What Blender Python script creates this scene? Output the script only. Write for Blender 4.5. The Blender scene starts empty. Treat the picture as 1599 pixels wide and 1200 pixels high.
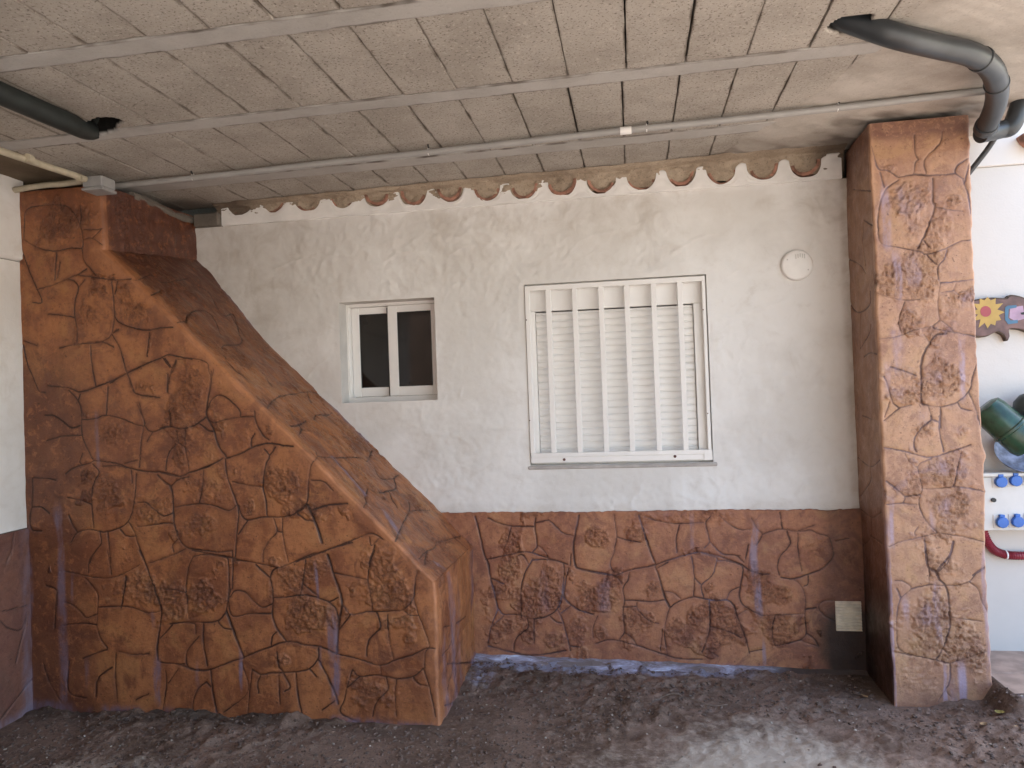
import bpy, math, random
import numpy as np
from mathutils import Matrix, Vector

# ------------------------------------------------------------------ camera
scn = bpy.context.scene
CF = 1170.0
CR = np.array([0.98633, 0.16075, -0.03614])
CU = np.array([0.03754, -0.00569, 0.99928])
CW = np.array([-0.16043, 0.98698, 0.01164])
CC = np.array([0.0, -4.2, 1.528])
cam_d = bpy.data.cameras.new("camera")
cam = bpy.data.objects.new("camera", cam_d)
scn.collection.objects.link(cam)
cam_d.sensor_width = 36
cam_d.lens = CF / 1599 * 36
cam_d.clip_start = 0.05
cam_d.clip_end = 500
cam.matrix_world = Matrix(((CR[0], CU[0], -CW[0], CC[0]), (CR[1], CU[1], -CW[1], CC[1]), (CR[2], CU[2], -CW[2], CC[2]), (0, 0, 0, 1)))
scn.camera = cam

# ------------------------------------------------------------------ light
SUN_EL, SUN_AZ = math.radians(46), math.radians(48)      # azimuth from +Y towards +X
world = bpy.data.worlds.new("World")
scn.world = world
world.use_nodes = True
wn = world.node_tree
bg = wn.nodes["Background"]
sky = wn.nodes.new("ShaderNodeTexSky")
sky.sky_type = 'NISHITA'
sky.sun_disc = False
sky.sun_elevation = SUN_EL
sky.sun_rotation = SUN_AZ
sky.dust_density = 2.0
wn.links.new(sky.outputs[0], bg.inputs[0])
bg.inputs[1].default_value = 0.13
sun_d = bpy.data.lights.new("sun", 'SUN')
sun_d.energy = 4.0
sun_d.angle = math.radians(0.5)
sun_d.color = (1.0, 0.95, 0.87)
sun = bpy.data.objects.new("sun", sun_d)
scn.collection.objects.link(sun)
sdir = Vector((math.sin(SUN_AZ) * math.cos(SUN_EL), math.cos(SUN_AZ) * math.cos(SUN_EL), math.sin(SUN_EL)))
sun.rotation_euler = sdir.to_track_quat('Z', 'Y').to_euler()
scn.view_settings.view_transform = 'Standard'
scn.view_settings.look = 'None'
scn.view_settings.gamma = 1
scn.view_settings.exposure = 2.85
scn.cycles.max_bounces = 10
scn.cycles.diffuse_bounces = 8
scn.cycles.glossy_bounces = 4
scn.cycles.use_denoising = True
scn.cycles.sample_clamp_indirect = 6.0
scn.cycles.caustics_reflective = False
scn.cycles.caustics_refractive = False

# ------------------------------------------------------------------ helpers
rng = np.random.RandomState(7)
random.seed(7)
TAB = np.random.RandomState(3).rand(64, 64, 64).astype(np.float32)

def vnoise(x, y, z=0.0):
    x, y, z = np.broadcast_arrays(np.asarray(x, np.float32), np.asarray(y, np.float32), np.asarray(z, np.float32))
    xi, yi, zi = np.floor(x).astype(int), np.floor(y).astype(int), np.floor(z).astype(int)
    fx, fy, fz = x - xi, y - yi, z - zi
    fx, fy, fz = [f * f * (3 - 2 * f) for f in (fx, fy, fz)]
    r = 0
    for a in (0, 1):
        for b in (0, 1):
            for c in (0, 1):
                w = (fx if a else 1 - fx) * (fy if b else 1 - fy) * (fz if c else 1 - fz)
                r = r + w * TAB[(xi + a) % 64, (yi + b) % 64, (zi + c) % 64]
    return r * 2 - 1

def fbm(x, y, z=0.0, oct=4, gain=0.5):
    r, a, f = 0, 1.0, 1.0
    for i in range(oct):
        r = r + a * vnoise(np.asarray(x) * f + 7.3 * i, np.asarray(y) * f + 3.1 * i, np.asarray(z) * f + 5.7 * i)
        a *= gain
        f *= 2.03
    return r

def sstep(a, b, x):
    t = np.clip((x - a) / (b - a), 0, 1)
    return t * t * (3 - 2 * t)

def ray(x, y):
    return CW + CR * (x - 799.5) / CF - CU * (y - 600) / CF

def onY(x, y, Y=0.0):
    d = ray(x, y)
    return CC + d * ((Y - CC[1]) / d[1])

def onX(x, y, X):
    d = ray(x, y)
    return CC + d * ((X - CC[0]) / d[0])

CA, CB = 2.755, 0.012                                     # ceiling height z = CA + CB x
def onC(x, y, dz=0.0):
    n = np.array([-CB, 0, 1.0])
    d = ray(x, y)
    return CC + d * ((CA - dz - n @ CC) / (n @ d))

def onPl(x, y, n, k):
    n = np.array(n, float)
    d = ray(x, y)
    return CC + d * ((k - n @ CC) / (n @ d))

def link(name, me, parent=None, mat=None):
    o = bpy.data.objects.new(name, me)
    scn.collection.objects.link(o)
    if parent:
        o.parent = parent
    if mat:
        me.materials.append(mat)
    return o

def empty(name, loc=(0, 0, 0)):
    o = bpy.data.objects.new(name, None)
    scn.collection.objects.link(o)
    o.location = loc
    o.empty_display_size = 0.1
    return o

def tag(o, label=None, cat=None, group=None, kind=None):
    if label: o["label"] = label
    if cat: o["category"] = cat
    if group: o["group"] = group
    if kind: o["kind"] = kind
    return o

def mesh_np(name, V, F, mat=None, parent=None, attrs=None, smooth=True):
    """F: int array of quads (n,4)"""
    V = np.asarray(V, np.float32).reshape(-1, 3)
    F = np.asarray(F, np.int32)
    if parent is not None:
        V = V - np.array(parent_world(parent), np.float32)
    me = bpy.data.meshes.new(name)
    me.vertices.add(len(V))
    me.vertices.foreach_set("co", V.ravel())
    n, k = F.shape
    me.loops.add(n * k)
    me.loops.foreach_set("vertex_index", F.ravel())
    me.polygons.add(n)
    me.polygons.foreach_set("loop_start", np.arange(0, n * k, k, dtype=np.int32))
    me.polygons.foreach_set("loop_total", np.full(n, k, np.int32))
    me.polygons.foreach_set("use_smooth", np.full(n, smooth, bool))
    me.update(calc_edges=True)
    for nm, a in (attrs or {}).items():
        at = me.attributes.new(nm, 'FLOAT', 'POINT')
        at.data.foreach_set("value", np.asarray(a, np.float32).ravel())
    me.validate()
    return link(name, me, parent, mat)

def parent_world(p):
    v = Vector((0, 0, 0))
    while p is not None:
        v += p.location
        p = p.parent
    return v

def quads(R, C, keep=None):
    i = np.arange((R - 1) * (C - 1))
    r, c = i // (C - 1), i % (C - 1)
    a = r * C + c
    F = np.stack([a, a + 1, a + C + 1, a + C], 1)
    if keep is not None:
        F = F[keep.ravel()]
    return F

class MB:
    """collects simple shapes into one mesh"""
    def __init__(s):
        s.v, s.f = [], []
    def add(s, vs, fs):
        b = len(s.v)
        s.v += [tuple(float(q) for q in v) for v in vs]
        s.f += [tuple(b + i for i in f) for f in fs]
        return s
    def box(s, x0, x1, y0, y1, z0, z1, bev=0.0):
        if bev <= 0:
            vs = [(x, y, z) for x in (x0, x1) for y in (y0, y1) for z in (z0, z1)]
            return s.add(vs, [(0, 1, 3, 2), (4, 6, 7, 5), (0, 4, 5, 1), (2, 3, 7, 6), (0, 2, 6, 4), (1, 5, 7, 3)])
        b = min(bev, (x1 - x0) / 2.01, (y1 - y0) / 2.01, (z1 - z0) / 2.01)
        vs, idx = [], {}
        X, Y, Z = (x0, x1), (y0, y1), (z0, z1)
        for i in (0, 1):
            for j in (0, 1):
                for k in (0, 1):
                    sx, sy, sz = (b if i == 0 else -b), (b if j == 0 else -b), (b if k == 0 else -b)
                    idx[i, j, k] = len(vs)
                    vs += [(X[i], Y[j] + sy, Z[k] + sz), (X[i] + sx, Y[j], Z[k] + sz), (X[i] + sx, Y[j] + sy, Z[k])]
        g = lambda i, j, k, a: idx[i, j, k] + a
        fs = []
        for i in (0, 1):
            fs.append((g(i, 0, 0, 0), g(i, 1, 0, 0), g(i, 1, 1, 0), g(i, 0, 1, 0)))
            fs.append((g(0, i, 0, 1), g(1, i, 0, 1), g(1, i, 1, 1), g(0, i, 1, 1)))
            fs.append((g(0, 0, i, 2), g(1, 0, i, 2), g(1, 1, i, 2), g(0, 1, i, 2)))
            for j in (0, 1):
                fs.append((g(i, j, 0, 0), g(i, j, 1, 0), g(i, j, 1, 1), g(i, j, 0, 1)))
                fs.append((g(i, 0, j, 0), g(i, 1, j, 0), g(i, 1, j, 2), g(i, 0, j, 2)))
                fs.append((g(0, i, j, 1), g(1, i, j, 1), g(1, i, j, 2), g(0, i, j, 2)))
                for k in (0, 1):
                    fs.append((g(i, j, k, 0), g(i, j, k, 1), g(i, j, k, 2)))
        return s.add(vs, fs)
    def tube(s, pts, r, n=12, caps=True):
        P = [Vector(p) for p in pts]
        R = r if hasattr(r, '__len__') else [r] * len(P)
        rings = []
        up = None
        for i, p in enumerate(P):
            t = (P[min(i + 1, len(P) - 1)] - P[max(i - 1, 0)]).normalized()
            if up is None:
                up = t.orthogonal().normalized()
            up = (up - t * up.dot(t)).normalized()
            w = t.cross(up)
            rings.append([p + (up * math.cos(2 * math.pi * k / n) + w * math.sin(2 * math.pi * k / n)) * R[i] for k in range(n)])
        b = 0
        vs = [v for rg in rings for v in rg]
        fs = []
        for i in range(len(P) - 1):
            for k in range(n):
                fs.append((i * n + k, i * n + (k + 1) % n, (i + 1) * n + (k + 1) % n, (i + 1) * n + k))
        if caps:
            fs.append(tuple(range(n))[::-1])
            fs.append(tuple((len(P) - 1) * n + k for k in range(n)))
        return s.add(vs, fs)
    def build(s, name, mat, parent=None, smooth=False):
        me = bpy.data.meshes.new(name)
        off = parent_world(parent) if parent is not None else Vector((0, 0, 0))
        me.from_pydata([Vector(v) - off for v in s.v], [], s.f)
        me.update()
        import bmesh
        bm = bmesh.new()
        bm.from_mesh(me)
        bmesh.ops.recalc_face_normals(bm, faces=bm.faces)
        bm.to_mesh(me)
        bm.free()
        if smooth:
            for p in me.polygons:
                p.use_smooth = True
            try:
                me.set_sharp_from_angle(angle=math.radians(40))
            except Exception:
                pass
        return link(name, me, parent, mat)

def catmull(pts, m=6):
    P = [np.array(p, float) for p in pts]
    if len(P) < 3:
        return P
    P = [2 * P[0] - P[1]] + P + [2 * P[-1] - P[-2]]
    out = []
    for i in range(1, len(P) - 2):
        for k in range(m):
            t = k / m
            out.append(0.5 * ((2 * P[i]) + (-P[i - 1] + P[i + 1]) * t + (2 * P[i - 1] - 5 * P[i] + 4 * P[i + 1] - P[i + 2]) * t * t + (-P[i - 1] + 3 * P[i] - 3 * P[i + 1] + P[i + 2]) * t ** 3))
    out.append(P[-2])
    return out

# ------------------------------------------------------------------ materials
def newmat(name):
    m = bpy.data.materials.new(name)
    m.use_nodes = True
    nt = m.node_tree
    return m, nt, nt.nodes["Principled BSDF"]

class NT:
    def __init__(s, nt):
        s.nt = nt
    def n(s, t, **k):
        nd = s.nt.nodes.new(t)
        for a, b in k.items():
            setattr(nd, a, b)
        return nd
    def l(s, a, b):
        s.nt.links.new(a, b)
    def noise(s, scale, detail=4, rough=0.55, vec=None, dist=0.0, mapping=None):
        nd = s.n("ShaderNodeTexNoise")
        nd.inputs["Scale"].default_value = scale
        nd.inputs["Detail"].default_value = detail
        nd.inputs["Roughness"].default_value = rough
        nd.inputs["Distortion"].default_value = dist
        if vec is None:
            vec = s.coord(mapping)
        s.l(vec, nd.inputs["Vector"])
        return nd.outputs["Fac"]
    def coord(s, mapping=None):
        g = s.n("ShaderNodeNewGeometry")
        if mapping is None:
            return g.outputs["Position"]
        m = s.n("ShaderNodeMapping")
        m.inputs["Scale"].default_value = mapping
        s.l(g.outputs["Position"], m.inputs["Vector"])
        return m.outputs["Vector"]
    def ramp(s, fac, lo, hi, a=0.0, b=1.0):
        nd = s.n("ShaderNodeMapRange", interpolation_type='SMOOTHSTEP')
        s.l(fac, nd.inputs["Value"])
        nd.inputs["From Min"].default_value = lo
        nd.inputs["From Max"].default_value = hi
        nd.inputs["To Min"].default_value = a
        nd.inputs["To Max"].default_value = b
        return nd.outputs["Result"]
    def attr(s, name):
        return s.n("ShaderNodeAttribute", attribute_name=name).outputs["Fac"]
    def math(s, op, a, b):
        nd = s.n("ShaderNodeMath", operation=op)
        for i, q in enumerate((a, b)):
            if isinstance(q, (int, float)):
                nd.inputs[i].default_value = q
            else:
                s.l(q, nd.inputs[i])
        return nd.outputs[0]
    def mix(s, fac, a, b, blend='MIX'):
        nd = s.n("ShaderNodeMix", data_type='RGBA', blend_type=blend)
        if isinstance(fac, (int, float)):
            nd.inputs[0].default_value = fac
        else:
            s.l(fac, nd.inputs[0])
        for i, q in ((6, a), (7, b)):
            if isinstance(q, tuple):
                nd.inputs[i].default_value = (*q, 1)
            else:
                s.l(q, nd.inputs[i])
        return nd.outputs[2]
    def bump(s, h, strength, dist, bsdf, prev=None):
        nd = s.n("ShaderNodeBump")
        nd.inputs["Strength"].default_value = strength
        nd.inputs["Distance"].default_value = dist
        s.l(h, nd.inputs["Height"])
        if prev is not None:
            s.l(prev, nd.inputs["Normal"])
        s.l(nd.outputs[0], bsdf.inputs["Normal"])
        return nd.outputs[0]

def simple(name, col, rough=0.5, metal=0.0, var=0.06, scale=18.0, bump=0.0, spec=0.5):
    m, nt, b = newmat(name)
    t = NT(nt)
    f = t.ramp(t.noise(scale, 5), 0.3, 0.7)
    c2 = tuple(max(0, c * (1 - var * 2.5)) for c in col)
    t.l(t.mix(f, c2, tuple(col)), b.inputs["Base Color"])
    b.inputs["Roughness"].default_value = rough
    b.inputs["Metallic"].default_value = metal
    b.inputs["Specular IOR Level"].default_value = spec
    if bump:
        t.bump(t.noise(scale * 4, 5), 0.5, bump, b)
    return m

def stone_mat(name, light, mid, dark, lime=(0.27, 0.22, 0.33), lime_amt=1.0, ochre=(0.4, 0.2, 0.08), gk=0.36):
    m, nt, b = newmat(name)
    t = NT(nt)
    n1 = t.noise(2.6, 5, 0.6)
    n2 = t.noise(9.0, 6, 0.65, dist=0.6)
    n3 = t.noise(5.0, 4, 0.6, mapping=(2.5, 2.5, 0.5))
    a = t.math('ADD', t.math('MULTIPLY', n1, 0.55), t.math('MULTIPLY', n2, 0.45))
    c = t.mix(t.ramp(a, 0.40, 0.56), mid, light)
    c = t.mix(t.ramp(n3, 0.50, 0.70, 0, 0.6), c, tuple(q * 0.8 for q in mid))
    c = t.mix(t.ramp(t.noise(5.5, 4, 0.55, dist=0.8), 0.52, 0.68, 0, 0.65), c, ochre)
    n4 = t.noise(4.2, 6, 0.7, dist=1.2)
    c = t.mix(t.ramp(n4, 0.50, 0.64, 0, 0.85), c, tuple((p + q) / 2 for p, q in zip(mid, dark)))
    w = t.math('MULTIPLY', t.attr("wash"), t.ramp(n2, 0.35, 0.6, 0.25, 1.0))
    c = t.mix(t.ramp(w, 0.1, 1.0, 0, 0.75), c, tuple(0.4 * p + 0.6 * q for p, q in zip(mid, dark)))
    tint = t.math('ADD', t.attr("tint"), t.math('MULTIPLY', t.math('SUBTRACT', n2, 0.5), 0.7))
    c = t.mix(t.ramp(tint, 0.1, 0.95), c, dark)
    c = t.mix(t.ramp(t.noise(48.0, 5, 0.75), 0.48, 0.72, 0, 0.55), c, tuple(q * 0.55 for q in mid))
    c = t.mix(t.ramp(t.noise(26.0, 5, 0.75, dist=0.5), 0.48, 0.36, 0, 0.35), c, tuple(min(1, q * 1.25) for q in light))
    c = t.mix(t.ramp(t.noise(70.0, 2, 0.5), 0.68, 0.74, 0, 0.6), c, tuple(q * 0.5 for q in dark))
    c = t.mix(t.ramp(t.attr("pit"), 0.15, 0.9, 0, 0.30), c, tuple(q * 0.75 for q in dark))
    c = t.mix(t.ramp(t.attr("worn"), 0.0, 1.0, 0, 0.75), c, tuple(min(1, q * 1.25 + 0.04) for q in light))
    c = t.mix(t.math('MULTIPLY', t.ramp(t.attr("groove"), 0.10, 0.62, 0, 0.95), t.ramp(t.noise(8.0, 3, 0.5), 0.32, 0.52, 0.72, 1.0)), c, tuple(q * gk for q in dark))
    sp = t.math('MULTIPLY', t.ramp(t.attr("rough"), 0.15, 0.8), t.ramp(t.noise(75.0, 4, 0.7), 0.48, 0.62, 0, 0.30))
    c = t.mix(sp, c, tuple(q * 0.7 for q in dark))
    sh = t.math('MULTIPLY', t.ramp(t.attr("rough"), 0.15, 0.8), t.ramp(t.noise(48.0, 4, 0.7), 0.42, 0.34, 0, 0.4))
    c = t.mix(sh, c, light)
    lm = t.math('MULTIPLY', t.attr("lime"), t.ramp(t.noise(13.0, 6, 0.7, mapping=(1.5, 1.5, 0.45)), 0.32, 0.62, 0.25, 1.0))
    c = t.mix(t.ramp(lm, 0.0, 1.0, 0, lime_amt), c, lime)
    stain_shade = t.math('ADD', t.attr("stain_shade"), t.math('MULTIPLY', t.math('SUBTRACT', n2, 0.5), 0.35))
    c = t.mix(t.ramp(stain_shade, 0.15, 1.0, 0, 0.93), c, (0.022, 0.014, 0.011))
    t.l(c, b.inputs["Base Color"])
    t.l(t.ramp(n2, 0.3, 0.7, 0.30, 0.56), b.inputs["Roughness"])
    b.inputs["Specular IOR Level"].default_value = 0.45
    p = t.bump(t.noise(14.0, 7, 0.78), 0.75, 0.009, b)
    p = t.bump(t.math('MULTIPLY', t.ramp(t.attr("rough"), 0.1, 0.8), t.noise(70.0, 5, 0.75)), 1.0, 0.010, b, p)
    t.bump(t.noise(110.0, 4, 0.6), 0.35, 0.0015, b, p)
    return m

M = {}
M['stone'] = stone_mat("stamped stone render", (0.365, 0.145, 0.057), (0.200, 0.070, 0.031), (0.090, 0.031, 0.019), lime=(0.175, 0.125, 0.165), ochre=(0.37, 0.168, 0.064))
M['stone_pale'] = stone_mat("stamped stone render pale", (0.44, 0.25, 0.148), (0.35, 0.185, 0.118), (0.19, 0.088, 0.06), lime=(0.38, 0.29, 0.36), ochre=(0.45, 0.265, 0.135), gk=0.46)
M['stone_band'] = stone_mat("stamped stone render band", (0.42, 0.185, 0.095), (0.28, 0.110, 0.064), (0.145, 0.052, 0.038), lime=(0.29, 0.23, 0.30), ochre=(0.46, 0.235, 0.115), gk=0.36)
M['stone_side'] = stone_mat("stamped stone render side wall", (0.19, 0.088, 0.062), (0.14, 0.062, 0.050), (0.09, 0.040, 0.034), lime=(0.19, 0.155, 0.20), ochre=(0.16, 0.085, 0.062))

def plaster_mat():
    m, nt, b = newmat("white plaster")
    t = NT(nt)
    n1, n2, n3 = t.noise(1.3, 5, 0.6), t.noise(7, 6, 0.65, dist=0.5), t.noise(40, 5, 0.6)
    c = t.mix(t.ramp(n1, 0.42, 0.60), (0.69, 0.68, 0.66), (0.79, 0.79, 0.78))
    c = t.mix(t.ramp(n2, 0.50, 0.78, 0, 0.55), c, (0.58, 0.55, 0.51))
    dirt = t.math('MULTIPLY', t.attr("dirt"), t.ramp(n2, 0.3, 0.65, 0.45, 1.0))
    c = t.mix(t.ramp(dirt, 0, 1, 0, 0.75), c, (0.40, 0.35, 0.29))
    c = t.mix(t.ramp(n3, 0.6, 0.8, 0, 0.18), c, (0.42, 0.39, 0.34))
    c = t.mix(t.ramp(t.attr("clean"), 0, 1), c, (0.585, 0.57, 0.545))
    t.l(c, b.inputs["Base Color"])
    b.inputs["Roughness"].default_value = 0.62
    b.inputs["Specular IOR Level"].default_value = 0.3
    p = t.bump(t.noise(17, 6, 0.72, dist=0.8), 0.4, 0.004, b)
    t.bump(t.noise(90, 4, 0.6), 0.35, 0.0015, b, p)
    return m
M['plaster'] = plaster_mat()

def ceil_mat(name, a, bcol, speck, sp_amt, rough_bump):
    m, nt, b = newmat(name)
    t = NT(nt)
    n1, n2 = t.noise(3.0, 5, 0.6), t.noise(14, 6, 0.7)
    c = t.mix(t.ramp(n1, 0.35, 0.65), a, bcol)
    c = t.mix(t.ramp(n2, 0.5, 0.8, 0, 0.35), c, tuple(q * 0.72 for q in a))
    ns = t.noise(110, 3, 0.6)
    c = t.mix(t.ramp(ns, 0.56, 0.66, 0, sp_amt), c, speck)
    c = t.mix(t.ramp(t.noise(75, 3, 0.5), 0.58, 0.70, 0, sp_amt * 0.6), c, tuple(min(1, q * 1.35) for q in bcol))
    c = t.mix(t.ramp(t.attr("stain_shade"), 0, 1, 0, 0.85), c, (0.075, 0.055, 0.042))
    c = t.mix(t.ramp(t.attr("hole"), 0.02, 0.2, 0, 1.0), c, (0.012, 0.011, 0.010))  # hole interior blackened in the colour, painted shade
    t.l(c, b.inputs["Base Color"])
    b.inputs["Roughness"].default_value = 0.9
    b.inputs["Specular IOR Level"].default_value = 0.15
    p = t.bump(t.noise(75, 5, 0.75), 0.7, rough_bump, b)
    t.bump(t.noise(10, 4, 0.6), 0.4, 0.005, b, p)
    return m
M['block'] = ceil_mat("concrete block soffit", (0.36, 0.330, 0.292), (0.45, 0.418, 0.375), (0.13, 0.11, 0.09), 0.75, 0.003)
M['joist'] = ceil_mat("concrete joist", (0.40, 0.385, 0.365), (0.47, 0.455, 0.435), (0.24, 0.22, 0.20), 0.2, 0.001)
M['screed'] = ceil_mat("smooth concrete soffit", (0.40, 0.365, 0.325), (0.52, 0.485, 0.44), (0.22, 0.19, 0.16), 0.25, 0.0015)
M['soffit_dark'] = ceil_mat("old brown soffit", (0.13, 0.10, 0.07), (0.19, 0.15, 0.105), (0.07, 0.05, 0.035), 0.3, 0.002)
M['mortar'] = ceil_mat("tan mortar", (0.30, 0.24, 0.18), (0.44, 0.365, 0.28), (0.14, 0.11, 0.08), 0.5, 0.004)
M['mortar_grey'] = ceil_mat("grey mortar", (0.13, 0.115, 0.10), (0.20, 0.18, 0.155), (0.07, 0.06, 0.05), 0.4, 0.003)

M['white_alu'] = simple("white lacquered aluminium", (0.86, 0.855, 0.84), 0.32, var=0.02, scale=5)
M['white_pvc'] = simple("white shutter plastic", (0.84, 0.835, 0.82), 0.42, var=0.02, scale=6)
M['glass'] = simple("dark window glass", (0.012, 0.010, 0.009), 0.06, var=0.2, scale=3, spec=0.35)
M['seal'] = simple("black rubber seal", (0.02, 0.02, 0.02), 0.6)
M['screw'] = simple("rusty screw head", (0.12, 0.06, 0.05), 0.5, metal=0.4)
M['terracotta'] = simple("terracotta", (0.44, 0.23, 0.165), 0.9, var=0.26, scale=22, bump=0.002)
M['grey_pvc'] = simple("grey conduit plastic", (0.36, 0.355, 0.345), 0.45, var=0.05, scale=9)
M['grey_box'] = simple("grey junction box plastic", (0.30, 0.30, 0.30), 0.5, var=0.06)
M['drain'] = simple("dark grey drain plastic", (0.034, 0.040, 0.046), 0.42, var=0.12, scale=12)
M['foam'] = simple("dark green black pipe", (0.018, 0.024, 0.023), 0.6, var=0.15)
M['black'] = simple("black plastic", (0.02, 0.02, 0.021), 0.5)
M['dark_void'] = simple("dark rough concrete", (0.03, 0.027, 0.024), 0.95)
M['cream_pipe'] = simple("rust spotted cream paint", (0.50, 0.45, 0.34), 0.5, var=0.14, scale=12, bump=0.0004)
M['cap'] = simple("white plastic cap", (0.88, 0.875, 0.86), 0.4, var=0.02)
M['right_white'] = simple('clean white paint', (0.64, 0.625, 0.60), 0.6, var=0.03, scale=3)
M['strip_white'] = simple('bright white paint', (0.84, 0.835, 0.82), 0.6, var=0.05, scale=9, bump=0.002)
M['vent'] = simple("dusty cream vent plastic", (0.85, 0.78, 0.64), 0.6, var=0.10, scale=22)
M['green'] = simple("bottle green glaze", (0.022, 0.075, 0.045), 0.25, var=0.22, scale=14, bump=0.001)
M['green_dark'] = simple("blackish green plastic", (0.025, 0.04, 0.036), 0.4, var=0.2)
M['blue_glaze'] = simple("blue white glaze", (0.30, 0.34, 0.46), 0.35, var=0.3, scale=20)
M['pale_glaze'] = simple("pale enamel", (0.58, 0.58, 0.55), 0.4, var=0.1, scale=20)
M['panel'] = simple("light grey panel", (0.62, 0.62, 0.60), 0.45, var=0.02)
M['socket'] = simple("blue socket plastic", (0.03, 0.14, 0.50), 0.4, var=0.05)
M['hose'] = simple("dark red hose", (0.26, 0.025, 0.045), 0.45, var=0.1)
M['plaque'] = simple("varnished wood slice", (0.19, 0.10, 0.085), 0.5, var=0.22, scale=14, bump=0.001)
M['bark'] = simple("bark rim", (0.12, 0.085, 0.06), 0.85, var=0.25, scale=30, bump=0.003)
M['yellow'] = simple("yellow paint", (0.46, 0.30, 0.07), 0.5, var=0.06)
M['redp'] = simple("red paint", (0.36, 0.06, 0.07), 0.5, var=0.06)
M['bluep'] = simple("teal blue paint", (0.06, 0.16, 0.26), 0.5, var=0.1)
M['lilac'] = simple("lilac paint", (0.42, 0.28, 0.38), 0.5, var=0.1)
M['leaf_y'] = simple("dry yellow leaf", (0.42, 0.36, 0.10), 0.7, var=0.2, scale=60)
M['leaf_b'] = simple("dry brown leaf", (0.40, 0.26, 0.13), 0.7, var=0.2, scale=60)
M['twig'] = simple("dry twig", (0.24, 0.18, 0.14), 0.8, var=0.2, scale=60)

def ground_mat():
    m, nt, b = newmat("dirt")
    t = NT(nt)
    n1, n2, n3 = t.noise(2.2, 6, 0.65), t.noise(18, 6, 0.7), t.noise(80, 5, 0.7)
    c = t.mix(t.ramp(n1, 0.36, 0.62), (0.125, 0.084, 0.062), (0.265, 0.190, 0.150))
    c = t.mix(t.ramp(n2, 0.42, 0.72, 0, 0.7), c, (0.33, 0.235, 0.185))
    c = t.mix(t.ramp(n3, 0.55, 0.75, 0, 0.5), c, (0.38, 0.31, 0.27))
    c = t.mix(t.ramp(n3, 0.47, 0.32, 0, 0.7), c, (0.07, 0.052, 0.045))
    pa = t.math('ADD', t.attr("pale"), t.math('MULTIPLY', t.math('SUBTRACT', n2, 0.5), 0.9))
    c = t.mix(t.ramp(pa, 0.30, 0.85, 0, 0.9), c, (0.50, 0.445, 0.38))
    c = t.mix(t.ramp(t.attr("damp_shade"), 0, 1, 0, 0.75), c, (0.060, 0.047, 0.038))
    bl = t.math('MULTIPLY', t.attr("blue"), t.ramp(n2, 0.35, 0.6, 0.2, 1.0))
    c = t.mix(t.ramp(bl, 0.1, 0.9, 0, 0.9), c, (0.36, 0.38, 0.50))
    t.l(c, b.inputs["Base Color"])
    b.inputs["Roughness"].default_value = 0.92
    b.inputs["Specular IOR Level"].default_value = 0.2
    p = t.bump(t.noise(38, 7, 0.8), 1.0, 0.016, b)
    t.bump(t.noise(150, 4, 0.7), 0.6, 0.003, b, p)
    return m
M['dirt'] = ground_mat()
M['tile'] = simple("dusty floor tile", (0.44, 0.32, 0.25), 0.6, var=0.14, scale=12, bump=0.001)
M['gravel'] = simple("pale gravel", (0.52, 0.47, 0.40), 0.9, var=0.25, scale=60, bump=0.002)
M['clod'] = simple("earth crumbs", (0.19, 0.135, 0.108), 0.95, var=0.25, scale=60, bump=0.003)
M['outside'] = simple("dusty yard", (0.42, 0.38, 0.33), 0.95, var=0.15, scale=3)
M['footing'] = None

def footing_mat():
    m, nt, b = newmat("blue limewash on footing")
    t = NT(nt)
    n1 = t.noise(6, 6, 0.75, dist=1.0, mapping=(0.6, 2.0, 1.0))
    n2 = t.noise(30, 6, 0.7)
    c = t.mix(t.ramp(n1, 0.40, 0.62), (0.20, 0.165, 0.16), (0.42, 0.44, 0.60))
    c = t.mix(t.ramp(n1, 0.56, 0.68), c, (0.66, 0.78, 0.95))
    c = t.mix(t.ramp(n2, 0.55, 0.8, 0, 0.6), c, (0.14, 0.10, 0.09))
    c = t.mix(t.ramp(t.attr("fade"), 0, 1), c, (0.09, 0.068, 0.06))
    t.l(c, b.inputs["Base Color"])
    b.inputs["Roughness"].default_value = 0.85
    t.bump(n2, 0.7, 0.006, b)
    return m
M['footing'] = footing_mat()

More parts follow.
